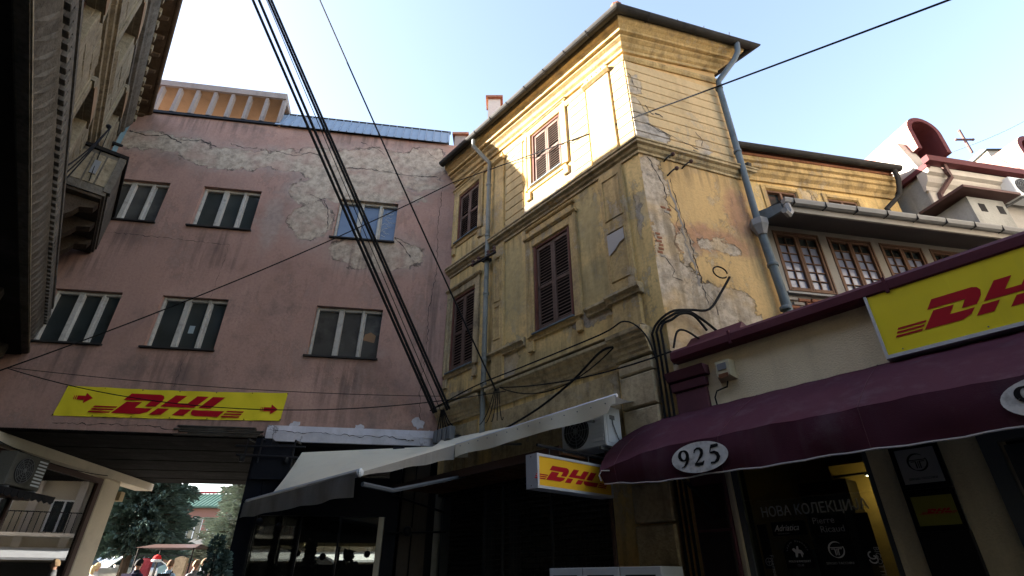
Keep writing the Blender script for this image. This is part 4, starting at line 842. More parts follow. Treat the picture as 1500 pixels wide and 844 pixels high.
for y in (-.02, 2.12, 4.12): part('pane', MB().box(-3.24,-3.23,y,y+1.88,.3,3.3), G_cafe, cafe)
part('ceiling', MB().box(-3.1,-.1,.0,6.1,2.95,3.0), M_navy, cafe)
part('ceiling_trough', MB().box(-2.4,-1.2,1.6,1.75,2.72,2.78).box(-2.4,-1.2,2.3,2.45,2.72,2.78), M_greytrim, cafe)
part('bulkhead', MB().box(-2.6,-.6,.9,1.0,2.25,2.95), M_navy, cafe); part('counter', MB().box(-2.7,-.9,2.6,3.1,0,1.9), M_navy, cafe)
part('pelmet', MB().box(-3.1,-.3,5.7,5.85,2.42,2.6), mat('beige_pelmet', (.5,.42,.28), .8), cafe)
part('rear_mullion', MB().box(-2.45,-2.38,5.8,5.9,0,2.42), M_navy, cafe); part('rear_mullion', MB().box(-1.3,-1.24,5.8,5.9,0,2.42), M_navy, cafe)
part('right_wall', MB().box(-.25,-.05,.0,6.2,0,4.03), M_passwall, cafe)
for k in range(5): part('dark_gap_cover', MB().box(-.62,.14,.2,.25,0,4.05), M_navy, cafe) if k == 0 else None; part('curtain', MB().tube([(-.5+.03*(k%2),.5+k*.5,0),(-.5,.5+k*.5,2.9)], .07, 8), M_passwall if k % 2 else M_navy, cafe)  # navy sheet added behind the panels to shut off bright gaps
fr_ = thing('lamp_frame', FP, 'black metal bracket frame with small lamps above the cafe corner', 'bracket')
part('bar', MB().tube([(-3.6,-.5,3.62),(-2.5,-.5,3.60)], .025, 6), M_black, fr_); part('bar', MB().tube([(-3.65,-.5,3.78),(-2.4,-.5,3.80)], .02, 6), M_black, fr_)
for x in (-3.45, -3.2, -2.6): part('upright', MB().tube([(x,-.5,3.5),(x,-.5,3.92),(x,-.05,3.95)], .016, 6), M_black, fr_)
for x in (-3.5, -2.7): part('lamp', MB().lathe([(.03,3.5),(.05,3.56),(.05,3.6)], (x,-.5,0), 8), M_black, fr_)
pw = thing('pale_panel', FP, 'pale veined panel between dark posts at the foot of the pink wall', 'panel')
part('panel', MB().bev(-.52,-.3,-.12,-.06,0,3.9,.01), M_marble, pw)
part('panel', MB().bev(-.28,-.02,-.12,-.06,0,3.9,.01), M_marble, pw)
part('arm', MB().tube([(-.72,-.4,3.0),(.3,-.9,2.65)], .02, 6).tube([(-.72,-.4,2.35),(.35,-.7,2.35)], .018, 6), M_black, pw)
part('lamp', MB().sphere((-.35,-.5,2.37), .09, 10, 7), M_black, pw)
for k, (x, y, z) in enumerate(((-2.95,-.45,2.5),(-2.6,-.5,2.42),(-2.9,.6,2.0),(-2.45,.7,2.05),(-2.0,.9,2.0),(-1.5,.8,1.98),(-1.15,.9,2.05))):
    gl = thing('globe_lamp', FP @ Matrix.Translation((x,y,z)), 'black globe lamp hanging '+('outside the cafe fascia, left one','outside the cafe fascia, right one','low inside the cafe, leftmost','low inside the cafe, second from left','low inside the cafe, middle one','low inside the cafe, second from right','low inside the cafe, rightmost')[k], 'lamp', 'black globe lamps in the cafe')
    part('globe', MB().sphere((0,0,0), .065, 10, 7), M_black, gl); part('cord', MB().tube([(0,0,.06),(0,0,2.93-z)], .006, 4), M_black, gl)

# ------------------------------------------------------------------ shop with maroon awning on the right
shop = thing('shop_building', FS, 'low beige rendered shop with maroon roof trim and dim display window', 'shop')
SO = [(.50,1.92,.35,3.0),(2.86,4.2,0,2.9)]
part('wall', MB().wall(.0, 14, 0, 4.14, SO, .18), M_shopwall, shop)
part('side_wall', MB().box(-.0,.02,.01,1.2,0,4.14), M_shopwall, shop)
part('roof_trim', MB().prism_x([(.0,4.12),(-.12,4.12),(-.16,4.15),(-.16,4.24),(-.13,4.28),(.0,4.28)], .07, 14), M_martrim, shop)
for k in range(8): part('trim_joint', MB().box(.9+1.7*k,.93+1.7*k,-.165,-.1,4.115,4.285), M_martrim, shop)
part('flat_roof', MB().box(.0, 14, .01, 9, 4.15, 4.2), M_gutter, shop)
part('roof_corner', MB().prism_x([(.05,4.2),(.5,4.2),(.5,4.55),(.35,4.58)], .05, .9), M_martrim, shop)
pl_ = MB().bev(.0,.44,-.06,.0,0,3.72,.01)
part('pilaster', pl_, M_marpaint, shop)
part('pilaster_capital', MB().prism_x([(0,3.74),(-.08,3.74),(-.1,3.84),(0,3.85)], -.03, .46), M_marpaint, shop); part('pilaster_capital', MB().prism_x([(0,3.87),(-.12,3.87),(-.17,3.985),(0,4.0)], -.06, .5), M_marpaint, shop)
for k in range(5): part('pilaster_block', MB().bev(.02,.42,-.085,-.06,.1+.5*k,.57+.5*k,.012), mat('black_maroon_block', (.02,.012,.015), .5) if k == 0 else bpy.data.materials['black_maroon_block'], shop)
part('cream_strip', MB().bev(.44,.5,-.02,.18,.3,3.0,.01), M_passwall, shop)
# shop window
sw = part('shop_window', MB().box(.5,.56,.02,.1,.35,3.0).box(1.87,1.92,.02,.1,.35,3.0).box(.56,1.87,.02,.1,.35,.42).box(.56,1.87,.02,.1,2.94,3.0), M_midframe, shop)
part('pane', MB().box(.56,1.87,.05,.056,.42,2.94), G_shop, sw)
part('stone_pilaster', MB().bev(2.12,2.5,-.05,.0,0,3.3,.01), M_ink, shop)
M_yel = flat('mustard_panel', (.20,.19,.04), .6)
for z0, z1, kind in ((2.3, 2.68, 't'), (1.96, 2.28, 'd')):
    so_ = part('sign_frame', MB().bev(2.13,2.51,-.075,-.051,z0,z1,.006), M_shopblack, shop)
    part('sign_face', MB().box(2.17,2.47,-.082,-.0755,z0+.045,z1-.04), flat('grey_white_face', (.30,.30,.32)) if kind == 't' else M_yel, so_)
def tlogo(s, cx, cz, r, y, m):
    mb = MB(); a = arc(cx, cz, r, r, 50, 250, 16); stroke(mb, a, [.05*r+.17*r*math.sin(math.pi*i/16) for i in range(17)], y); a = arc(cx, cz, r, r, 250, 385, 12); stroke(mb, a, [.08*r+.12*r*math.sin(math.pi*i/12) for i in range(13)], y)
    stroke(mb, [(cx-r*.95,cz+.28*r),(cx+r*.9,cz+.28*r)], [.1*r]*2, y); stroke(mb, [(cx-r*.7,cz+.1*r),(cx-.2*r,cz+.1*r)], [.1*r]*2, y); stroke(mb, [(cx+.22*r,cz+.1*r),(cx+.75*r,cz+.1*r)], [.1*r]*2, y)
    stroke(mb, [(cx-.2*r,cz+.14*r),(cx-.2*r,cz-.7*r)], [.13*r]*2, y); stroke(mb, [(cx+.02*r,cz+.14*r),(cx+.02*r,cz-.7*r)], [.08*r]*2, y); stroke(mb, [(cx+.22*r,cz+.14*r),(cx+.22*r,cz-.7*r)], [.13*r]*2, y)
    return part('emblem', mb, m, s)
fsn = [o for o in shop.children if o.name.startswith('sign_frame')]
tlogo(fsn[0], 2.32, 2.52, .072, -.084, M_ink); text(fsn[0], 'lettering', 'SERGIO TACCHINI', 2.32, 2.375, .026, -.084, M_ink, align='CENTER')
part('emblem', dhl(2.25, 2.10, .034, -.084), M_red, fsn[1]); part('underline', MB().box(2.19,2.45,-.0845,-.083,2.094,2.097), M_red, fsn[1])
# stickers on the glass
yG = .045
def st_(x0, x1, z0, z1): return part('sticker', MB().box(x0,x1,yG,yG+.003,z0,z1), M_shopblack, sw)
text(sw, 'lettering', 'НОВА КОЛЕКЦИЈА', .74, 2.19, .135, yG-.003, M_greyprint, bold=.0015, sx=.84)
s1 = st_(.82,1.17,2.0,2.135); text(s1, 'lettering', 'Adriatica', .845, 2.045, .085, yG-.004, M_whiteprint, shear=.45, sx=.82); text(s1, 'lettering', 'SWISS WATCHES', .87, 2.015, .016, yG-.004, M_greyprint)
s2 = st_(1.22,1.56,1.985,2.16); text(s2, 'lettering', 'Pierre', 1.245, 2.09, .085, yG-.004, M_greyprint); text(s2, 'lettering', 'Ricaud', 1.30, 2.01, .085, yG-.004, M_greyprint)
s3 = st_(.665,.765,1.7,2.12); text(s3, 'lettering', 'Freemode', .735, 1.83, .055, yG-.004, M_greyprint, rot=-90)
rg = MB(); stroke(rg, arc(.715,1.765,.035,.035,0,360,20), [.006]*21, yG-.004); stroke(rg, [(.69,1.765),(.74,1.765)], [.006]*2, yG-.004); stroke(rg, [(.715,1.74),(.715,1.79)], [.006]*2, yG-.004); part('emblem', rg, M_greyprint, s3)
dome = [(.89,1.7),(1.17,1.7),(1.17,1.84)]+[(1.03+.14*math.cos(R(a)), 1.84+.13*math.sin(R(a))) for a in range(10, 171, 20)]+[(.89,1.84)]
s4 = part('sticker', MB().prism_y(dome, yG, yG+.003), M_shopblack, sw)
text(s4, 'lettering', 'POLO & RACQUET', 1.03, 1.755, .026, yG-.004, M_whiteprint, align='CENTER'); text(s4, 'lettering', 'CLUB', 1.03, 1.72, .026, yG-.004, M_greyprint, align='CENTER')
hp = MB(); ptri(hp, [(1.0,1.80),(1.005,1.84),(.985,1.86),(.98,1.875),(1.0,1.885),(1.02,1.865),(1.03,1.90),(1.045,1.9),(1.045,1.87),(1.07,1.86),(1.085,1.83),(1.08,1.82),(1.075,1.84),(1.07,1.80),(1.06,1.80),(1.055,1.835),(1.03,1.835),(1.02,1.8)], yG-.003, .002); part('rider_emblem', hp, M_whiteprint, s4)
for k, ch in enumerate('SANTA BARBARA'):
    a = R(165-150*k/12); 
    if ch != ' ': text(s4, 'letter', ch, 1.03+.112*math.cos(a), 1.835+.103*math.sin(a), .024, yG-.004, M_greyprint, rot=90-math.degrees(a), align='CENTER')
s5 = st_(1.245,1.56,1.7,1.96); tlogo(s5, 1.40, 1.855, .068, yG-.004, M_whiteprint); text(s5, 'lettering', 'SERGIO TACCHINI', 1.40, 1.73, .03, yG-.004, M_greyprint, align='CENTER')
s6 = st_(1.63,1.76,1.72,2.16); text(s6, 'lettering', 'BIGOTTI', 1.72, 1.87, .062, yG-.004, M_greyprint, rot=-90)
b6 = MB(); stroke(b6, arc(1.695,1.80,.034,.03,100,360,14), [.012]*15, yG-.004); stroke(b6, arc(1.695,1.765,.034,.03,180,440,14), [.012]*15, yG-.004); part('emblem', b6, M_whiteprint, s6)
# interior
part('interior', MB().shell(.3,2.3,.2,3.2,.1,3.2), mat('dim_shop_interior', (.055,.06,.055), .8, var=.3), shop)
part('lit_partition', MB().box(1.25,2.25,.9,1.0,.2,2.75), mat('warm_partition', (.42,.28,.08), .7), shop)
part('dark_cabinet', MB().box(1.0,1.5,.55,.85,.2,2.55), M_shopblack, shop)
part('pale_counter', MB().box(.6,1.1,.8,1.2,.2,1.9), mat('pale_glass_counter', (.12,.17,.16), .5), shop)
ld = bpy.data.lights.new('shop_spotlight', 'POINT'); ld.energy = .4; ld.color = (1,.75,.35); ld.shadow_soft_size = .03
lo = bpy.data.objects.new('spotlight_lamp', ld); COL.objects.link(lo); lo.location = FS @ Vector((1.72,.62,2.45))
sp = thing('ceiling_spotlight', FS @ Matrix.Translation((1.72,.62,2.56)), 'small lit round spotlight behind the shop window', 'lamp')
part('ring', MB().lathe([(.05,0),(.05,.03),(.02,.04)], (0,0,0), 14), M_silver, sp); part('bulb', MB().lathe([(.028,-.006),(.03,-.001)], (0,0,0), 12), mat('lit_bulb', (1,.9,.7), emis=(1,.85,.55), estr=6), sp)
part('boom', MB().box(-.35,.0,-.02,.02,.02,.04), M_black, sp)
# door
dr = part('door', MB().box(2.78,2.9,-.03,.1,0,2.95).box(2.9,4.2,-.03,.1,2.62,2.9).box(4.1,4.2,-.03,.1,0,2.6), M_midframe, shop)
part('leaf_frame', MB().box(2.93,3.02,.0,.06,.1,2.58).box(3.02,4.1,.0,.06,2.5,2.58), M_darkframe, dr); part('pane', MB().box(3.02,4.1,.03,.036,.1,2.5), G_shop, dr)
part('mustard_sign', MB().box(3.03,3.8,.02,.028,2.25,2.48), M_yel, dr); part('back', MB().box(2.9,4.2,.5,.55,0,2.9), M_shopblack, dr)

# awning
aw = thing('maroon_awning', FS, 'long maroon canvas awning with white ovals reading 925 over the shop window', 'awning')
def awf(u, v):                                       # v: 0 wall .. 1 fold .. 2 hem ; u along
    x = -.42+u*12.1
    e = 1-max(0, min(1, (x+.42)/1.1)); bend = e**2.0
    if v <= 1:
        y = -1.1*v*(1-bend*.08)-.02; z = 3.47-.64*v-bend*.11*v+.035*math.sin(v*3.14)
        x -= bend*(.30*math.sin(v*3.0)*(1-.3*v)+.12*v)
    else:
        t = v-1; y = -1.1*(1-bend*.08)-.02-.03*math.sin(t*3.14)*(.5+.5*math.sin(x*7))+bend*.05*t; z = 2.83-.34*t-bend*(.11-.20*t); x -= bend*(.16-.03*t)
    z += .006*math.sin(x*5.3)*math.sin(v*2.2)+.004*math.sin(x*17)-(.018*abs(math.sin(x*2.6))*math.sin(min(v,1)*3.14) if v < 1 else 0)
    y += .006*math.sin(x*9+v*4)*(v > .2)
    return (x, y, z)
part('canopy', MB().grid(lambda u, v: awf(u**1.5, v), 90, 10), M_maroon, aw, None, True)
va = MB().grid(lambda u, v: awf(u**1.5, 1+v), 90, 6)
part('valance', va, M_maroon, aw, None, True)
part('piping', MB().tube([awf((i/100)**1.5, 2) for i in range(101)]+[], .009, 5), M_hem, aw)
part('end_piping', MB().tube([(-.40,-1.06,2.70),(-.50,-1.08,2.71),(-.54,-1.08,2.66),(-.53,-1.06,2.60)], .008, 5), M_hem, aw)
for k in range(9): part('seam', MB().tube([tuple(Vector(awf(.016+.1035*k, i/12))+Vector((0,-.002,.002))) for i in range(25)], .0035, 4), M_marpaint, aw)
part('lining', MB().box(.1,11,-1.0,-.05,2.84,2.86), M_marpaint, aw)
for x in (.35, 4.5): part('arm', MB().tube([(x,-.05,2.2),(x+.05,-1.0,2.62)], .022, 6), M_black, aw)
for k, x in enumerate((.81, 3.45)):
    ov = MB(); N = 36; y0 = -1.155
    ov.add([(x, y0, 2.655)]+[(x+.31*math.cos(2*math.pi*i/N), y0-.0, 2.655+.145*math.sin(2*math.pi*i/N)) for i in range(N)], [(0,i+1,(i+1)%N+1) for i in range(N)])
    oo = part('number_oval', ov, M_oval, aw)
    c_ = MB(); yy = y0-.004
    def tr(P, ox): return [(x+ox+a*.105, 2.66+b*.085) for a, b in P]
    # 9
    a9 = arc(0,.35,.42,.55,-150,210,22); stroke(c_, tr(a9,-.165), [.012+.024*abs(math.cos(R(-150+360*i/22))) for i in range(23)], yy)
    stroke(c_, tr([(.42,.3),(.40,-.1),(.25,-.5),(-.05,-.85),(-.4,-1.0)],-.165), [.034,.034,.028,.016,.008], yy)
    # 2
    stroke(c_, tr([(-.42,.45),(-.32,.75),(-.05,.92),(.22,.85),(.38,.6),(.36,.3),(.18,-.05),(-.1,-.4),(-.45,-.8)],0), [.012,.016,.018,.026,.034,.034,.028,.016,.01], yy)
    stroke(c_, tr([(-.5,-.84),(.3,-.84),(.5,-.55)],0), [.03,.03,.008], yy)
    # 5
    stroke(c_, tr([(-.2,.85),(.5,.9),(.56,.98)],.165), [.034,.03,.008], yy); stroke(c_, tr([(-.18,.88),(-.38,.2)],.165), [.012]*2, yy)
    stroke(c_, tr([(-.38,.2),(.05,.18),(.32,-.05),(.4,-.35),(.25,-.7),(-.05,-.92),(-.45,-.92)],.165), [.012,.03,.036,.038,.032,.018,.02], yy)
    part('number', c_, M_ink, oo)
sg = thing('yellow_shop_sign', FS, 'large yellow lettered sign with white frame on the shop wall at the right edge', 'sign')
part('panel', MB().box(2.42,5.2,-.14,-.02,3.50,4.19), M_yellow, sg)
part('frame', MB().box(2.395,5.22,-.155,-.0,4.191,4.225).box(2.395,5.22,-.155,0,3.465,3.499).box(2.395,2.419,-.155,0,3.5,4.19).box(5.201,5.22,-.155,0,3.5,4.19), M_silver, sg)
for x in (2.55, 3.2, 3.85):
    for z in (3.53, 4.165): part('screw', MB().sphere((x,-.141,z), .007, 6, 4), M_grille, sg)
part('lettering', dhl(2.77, 3.65, .27, -.144, .79), M_red, sg)
al = thing('alarm_box', FS @ Matrix.Translation((.62,0,3.72)), 'small beige alarm siren box on the shop wall beside the maroon pilaster', 'alarm box')
part('case', MB().add([(0,0,.0),(.22,0,.0),(.22,0,.24),(0,0,.24),(.03,-.12,.04),(.19,-.12,.04),(.2,-.1,.24),(.02,-.1,.24)], [(0,1,5,4),(1,2,6,5),(2,3,7,6),(3,0,4,7),(4,5,6,7),(0,3,2,1)]), mat('yellowed_plastic', (.42,.38,.26), .5), al)
part('lens', MB().box(.05,.17,-.13,-.119,.02,.07), mat('rusty_lens', (.14,.06,.03), .5), al); part('louvre', MB().box(.05,.16,-.125,-.105,.12,.2), M_grille, al)
part('cable', MB().tube([(.1,-.02,0),(.08,-.03,-.07),(-.06,-.03,-.09),(-.1,-.03,-.16),(-.09,-.03,-.3)], .01, 5), M_cable, al)

# ------------------------------------------------------------------ lightbox, air conditioner, cream awnings, banner
lb = frame((.28, 6.13), (.757, .653))
bx = thing('projecting_lightbox', lb, 'small amber lettered lightbox in grey casing projecting under the awnings', 'sign')
part('case', MB().box(0,1.32,.0,.18,2.50,2.88), M_silver, bx)
part('face', MB().box(.03,1.29,-.006,.0,2.53,2.85), M_orange, bx)
part('frame', MB().box(.0,.03,-.014,-.001,2.5,2.88).box(1.29,1.32,-.014,-.001,2.5,2.88).box(.031,1.289,-.014,-.001,2.5,2.53).box(.031,1.289,-.014,-.001,2.85,2.88), M_silver, bx)
part('lettering', dhl(.14, 2.60, .165, -.01, 1.0), M_red, bx)
for z in (2.53, 2.85):
    part('screw', MB().sphere((-.003,.09,z), .008, 6, 4), M_grille, bx)
part('pole', MB().tube([(1.38,.09,0),(1.38,.09,3.1)], .03, 8), M_browntrim, bx); part('hanger', MB().tube([(.3,.09,2.88),(.3,.09,3.0)], .01, 5).tube([(1.0,.09,2.88),(1.0,.09,3.0)], .01, 5).tube([(.1,.09,3.0),(1.38,.09,3.0)], .02, 6), M_black, bx)
au = ac_unit('air_conditioner', FY @ Matrix.Translation((3.95,-.12,3.16)), 'white air conditioner on the ochre house wall beside the awnings', None, .82, .54, .34)
hd = part('handle', MB().box(.825,.835,-.24,-.14,.36,.42), M_grille, au); part('side_cover', MB().bev(.8205,.828,-.3,-.05,.05,.5,.003), M_acwhite, au)
part('side_cable', MB().tube([(.84,-.2,.37),(.845,-.2,.3),(.85,-.12,.12),(.84,-.05,.05)], .008, 5), M_grille, au)
ca = thing('cream_awning', FY, 'cream canvas awning with bright hanging valance on the ochre house wall', 'awning')
def cf(u, v):
    a = Vector((.1+4.9*u, -.05, 4.10-.32*u)); b = Vector((2.2+3.28*u, -1.1, 3.50+.03*u)); p = a.lerp(b, v); p.z -= .012*math.sin(u*13)*math.sin(v*3.1)+.02*math.sin(v*3.1); return tuple(p)
part('canopy', MB().grid(cf, 24, 6), M_cream, ca, None, True)
def cv(u, v): return (2.2+3.3*u, -1.115-.02*math.sin(u*20)*v, 3.50+.03*u-(.20 if u < .97 else .12)*v+.012*math.sin(u*14)*v)
part('valance', MB().grid(cv, 48, 3), M_cream, ca, None, True)
part('end_flap', MB().grid(lambda u, v: (2.2-.12*u, -1.115+.35*u, 3.5+.07*u-.2*v), 4, 3), M_cream, ca, None, True)
part('front_bar', MB().tube([(2.2,-1.09,3.5),(5.5,-1.09,3.53)], .025, 8), M_silver, ca)
for x in (2.6, 4.4): part('arm', MB().tube([(x,-.05,3.6),(x+.25,-.6,3.48),(x,-1.08,3.46)], .02, 6), M_grille, ca)
for k in range(14): part('rivet', MB().sphere((2.35+k*.23,-1.122,3.46), .009, 5, 4), M_grille, ca)
gy = thing('grey_awning', I4, 'grey canvas retractable awning reaching over the cafe terrace', 'awning')
A0, A1 = Vector((-4.86,10.15,2.84)), Vector((-1.85,6.58,2.74)); ad = (A1-A0); ao = Vector((-.757,-.653,0))
part('front_bar', MB().tube([A0, A1], .05, 8), M_silver, gy); part('end_cap', MB().sphere(tuple(A1), .05, 8, 6, (.6,1,1.1)), M_acwhite, gy)
part('valance', MB().grid(lambda u, v: tuple(A0+ad*u+ao*(.06+.02*math.sin(u*30)*v)+Vector((0,0,-.02-.26*v+.01*math.sin(u*23)*v))), 40, 3), M_greycanvas, gy, None, True)
B0, B1 = Vector((-4.16,10.5,3.80)), Vector((-1.45,10.55,3.93)); C0 = A0.lerp(A1, .28)
part('canopy', MB().grid(lambda u, v: tuple(B0.lerp(B1,u).lerp(C0.lerp(A1,u), v)+Vector((0,0,-.05*math.sin(3.14*v)))), 16, 8), M_cream, gy, None, True)
D1 = FY @ Vector((2.19,-1.115,3.5)); D2 = FY @ Vector((.12,-.06,4.12))
part('side_canopy', MB().grid(lambda u, v: tuple(A1.lerp(D1, u).lerp(B1.lerp(D2, u), v)), 10, 4), M_cream, gy, None, True)
part('side_flap', MB().grid(lambda u, v: tuple(A1.lerp(D1, u)+Vector((0,0,-(.05+.17*u)*v+.01*math.sin(u*17)*v))), 14, 3), M_greycanvas, gy, None, True)
part('folding_arm', MB().tube([A1+Vector((.02,.1,-.12)), A1+Vector((.3,.55,-.13)), FY @ Vector((2.0,-.7,3.1)), FY @ Vector((2.2,-.05,3.15))], .03, 6), M_midframe, gy)
bn_ = thing('yellow_banner', FP, 'long yellow vinyl banner with crimson lettering and two arrows over the passage', 'banner')
def bf(u, v):
    x = -7.24+4.14*u+.04*v; z0 = 4.34+.06*u-.012*math.sin(3.14*u)*4*.25; z1 = 4.935+.045*u-.03*math.sin(3.14*u)
    e = .011*math.sin(u*46+3*v)+.008*math.sin(u*19-5*v)+.006*math.sin(u*83-9*v)
    return (x, -.020+e*(.6+.4*math.cos(v*6.28))*.8, z0+(z1-z0)*v)
part('sheet', MB().grid(bf, 90, 8), M_banner, bn_, None, True)
part('lettering', dhl(-6.24, 4.425, .40, -.038, .93), M_red, bn_)
for x, z in ((-7.0, 4.70), (-3.52, 4.62)):
    a_ = MB(); ptri(a_, [(x+.06,z-.04),(x+.2,z-.04),(x+.2,z-.1),(x+.34,z),(x+.2,z+.1),(x+.2,z+.04),(x+.06,z+.04)], -.038); a_.box(x+.03,x+.045,-.038,-.036,z-.04,z+.04).box(x,x+.012,-.038,-.036,z-.04,z+.04)
    part('arrow', a_, M_red, bn_)
for k in range(7):
    for v in (.03, .97): p = bf(k/6, v); part('eyelet', MB().sphere((p[0],-.03,p[2]), .012, 6, 4), M_black, bn_)
mb_ = thing('cabinet_row', FY @ Matrix.Translation((3.85,-.4,.95)), 'row of white cabinet tops below the security mesh at the bottom edge', 'cabinets')
for k in range(3): part('cabinet', MB().bev(.57*k,.57*k+.56,-.3,.1,0,.78,.01), M_acwhite, mb_); part('vent', MB().box(.57*k+.08,.57*k+.48,-.306,-.299,.66,.7), M_ink, mb_)
part('leg', MB().box(.1,.15,-.2,0,-.95,0).box(1.5,1.55,-.2,0,-.95,0), M_grille, mb_)
jb = thing('junction_boxes', FY @ Matrix.Translation((.12,-.16,4.0)), 'row of grey cable clamps where the thick overhead cables reach the ochre house', 'junction box')
for k in range(4): part('box', MB().bev(.16*k,.16*k+.12,-.08,.04,0,.26,.015), M_grille, jb)
part('rail', MB().box(-.05,.7,.04,.16,.02,.08), M_black, jb)
for k in range(6): part('lead', MB().tube(sagline((.05+.11*k,-.02,.26),(.3+.02*k,-.12,.62), .05), .012, 5), M_cable, jb)

# ------------------------------------------------------------------ cables
def smooth(P, n=5):
    P = [Vector(p) for p in P]; out = []
    for i in range(len(P)-1):
        a, b, c, d = P[max(i-1,0)], P[i], P[i+1], P[min(i+2,len(P)-1)]
        for j in range(n):
            t = j/n; out.append(.5*((2*b)+(c-a)*t+(2*a-5*b+4*c-d)*t*t+(3*b-a-3*c+d)*t**3))
    return out+[P[-1]]
def wire(name, pts, r, m, lab, cat='cable', group=None):
    if name == 'service_cable': pts = smooth(pts)
    return solo(name, MB().tube(pts, r, 6), m, I4, lab, cat, group, smooth=True)
JX = FY @ Vector((.45,-.28,4.55))
def up(px, d): pass
tops = [(-5.11,6.09,11.6), (-4.99,6.09,11.6), (-4.84,6.09,11.6), (-4.80,6.09,11.6), (-4.745,6.09,11.6)]
for k, t in enumerate(tops):
    e = JX+Vector((.05*k-.16+(.12 if k > 2 else .04 if k == 2 else 0), 0, .02*k)); d = Vector(t)-e; far = e+d*1.55
    wire('overhead_cable', sagline(far, e, .05), (.027,.027,.008,.024,.024)[k], M_cable, ['leftmost thick black cable of the bundle climbing to the top edge','second thick black cable from the left in the overhead bundle','hair thin wire running inside the overhead bundle','thick black cable, second from right in the overhead bundle','rightmost thick black cable of the overhead bundle'][k], 'cable', 'overhead cable bundle')
T1 = Vector((-3.95,6.4,12.1)); e = FY @ Vector((2.1,-.2,4.62))
wire('overhead_cable', sagline(e+(T1-e)*1.5, e, .12), .016, M_cable, 'single black cable right of the bundle, crossing the blue metal roof')
an = Vector((-1.62, 10.75, 10.95)); 
wire('overhead_cable', sagline((-9.75,9.3,5.05), tuple(an), .25), .013, M_cable, 'thin black wire rising across the pink wall to the eave corner')
wire('overhead_cable', sagline(tuple(an), tuple(an+(Vector((5.0,3.55,7.45))-an)*1.3), .06), .013, M_cable, 'black wire crossing in front of the ochre tower to the top right')
wire('thin_wire', sagline(FP @ Vector((-8.15,-.3,5.15)), FY @ Vector((.2,-.1,5.0)), .12, 20), .007, M_cable, 'thin nearly level wire just above the yellow banner')
wire('thin_wire', sagline(FP @ Vector((-8.15,-.35,5.12)), FY @ Vector((2.5,-.3,4.5)), .55, 24), .009, M_cable, 'thin sagging wire crossing over the yellow banner')
wire('thin_wire', sagline(FY @ Vector((2.3,-.28,4.62)), FY @ Vector((5.85,-.3,4.2)), .12, 16), .012, M_cable, 'black wire along the wall to the maroon roof corner')
wire('thin_wire', sagline(FY @ Vector((2.3,-.28,4.62)), FY @ Vector((4.85,-.2,4.6)), .35, 16), .010, M_cable, 'drooping wire loop under the lower cornice')
wire('service_cable', [FY @ Vector(p) for p in ((2.3,-.15,3.9),(3.2,-.2,4.05),(4.0,-.22,4.3),(4.6,-.24,4.58),(4.85,-.2,4.62))], .018, M_cable, 'thick black cable rising from behind the cream awning to the capital')
for k in range(5): wire('thin_wire', sagline(FY @ Vector((2.15+.03*k,-.28,4.62)), FY @ Vector((1.75+.17*k,-.3,4.05)), .12+.03*k), .008, M_cable, ('shortest leftmost','second','middle','fourth','rightmost')[k]+' thin black wire hanging from the cable knot behind the cream awning', 'cable', 'hanging wires at the cable knot')
wire('service_cable', [FY @ Vector(p) for p in ((-.0,-.28,4.7),(1.5,-.29,4.83),(3,-.29,4.83),(4.7,-.3,4.83),(5.2,-.34,4.86),(5.45,-.25,4.6),(5.5,-.12,4.2))], .012, M_cable, 'thick black cable lying along the top of the lower cornice')
for k, x in enumerate((.0, .07, .14)):
    wire('service_cable', [FY @ Vector(p) for p in ((5.46+x,-.06,1.0),(5.46+x,-.06,4.2),(5.47+x,-.06,4.7))]+[FT @ Vector(p) for p in (((.02+x*.4,-.1,4.9),(.35,-.12,4.98-x),(.7,-.12,5.05-x),(1.0,-.12,5.4),(1.2,-.14,5.68)), ((.02+x*.4,-.1,4.86),(.3,-.12,4.95),(.55,-.12,4.85),(.95,-.1,4.6),(1.25,-.1,4.5)), ((.05,-.08,4.8),(.2,-.12,4.9),(.4,-.12,4.9),(.6,-.1,4.7)))[k]],
         .019, M_cable, ('thick black cable up the tower foot ending in a bare loop','thick black cable bending right from the tower foot to the shop roof','shorter black cable beside it at the tower foot')[k], 'cable', 'black cables strapped up the tower corner')
wire('cable_loop', [FT @ Vector((1.02+.13*math.cos(R(a)), -.16, 5.72+.10*math.sin(R(a)))) for a in range(0, 330, 20)], .012, M_cable, 'small black loop of cable high on the tower wall')
wire('service_cable', [FT @ Vector(p) for p in ((-.02,-.1,4.35),(.05,-.14,4.58),(.2,-.14,4.62),(.45,-.14,4.5),(.8,-.1,4.4))], .016, M_cable, 'thin black cable arching beside the maroon roof corner')
wire('sky_wire', sagline((13.94*1.2,12,1.6+1.087*12), (1.0*9.6,9.2,10.2), .1), .008, M_wire, 'very thin pale wire from the dormer to the right edge')

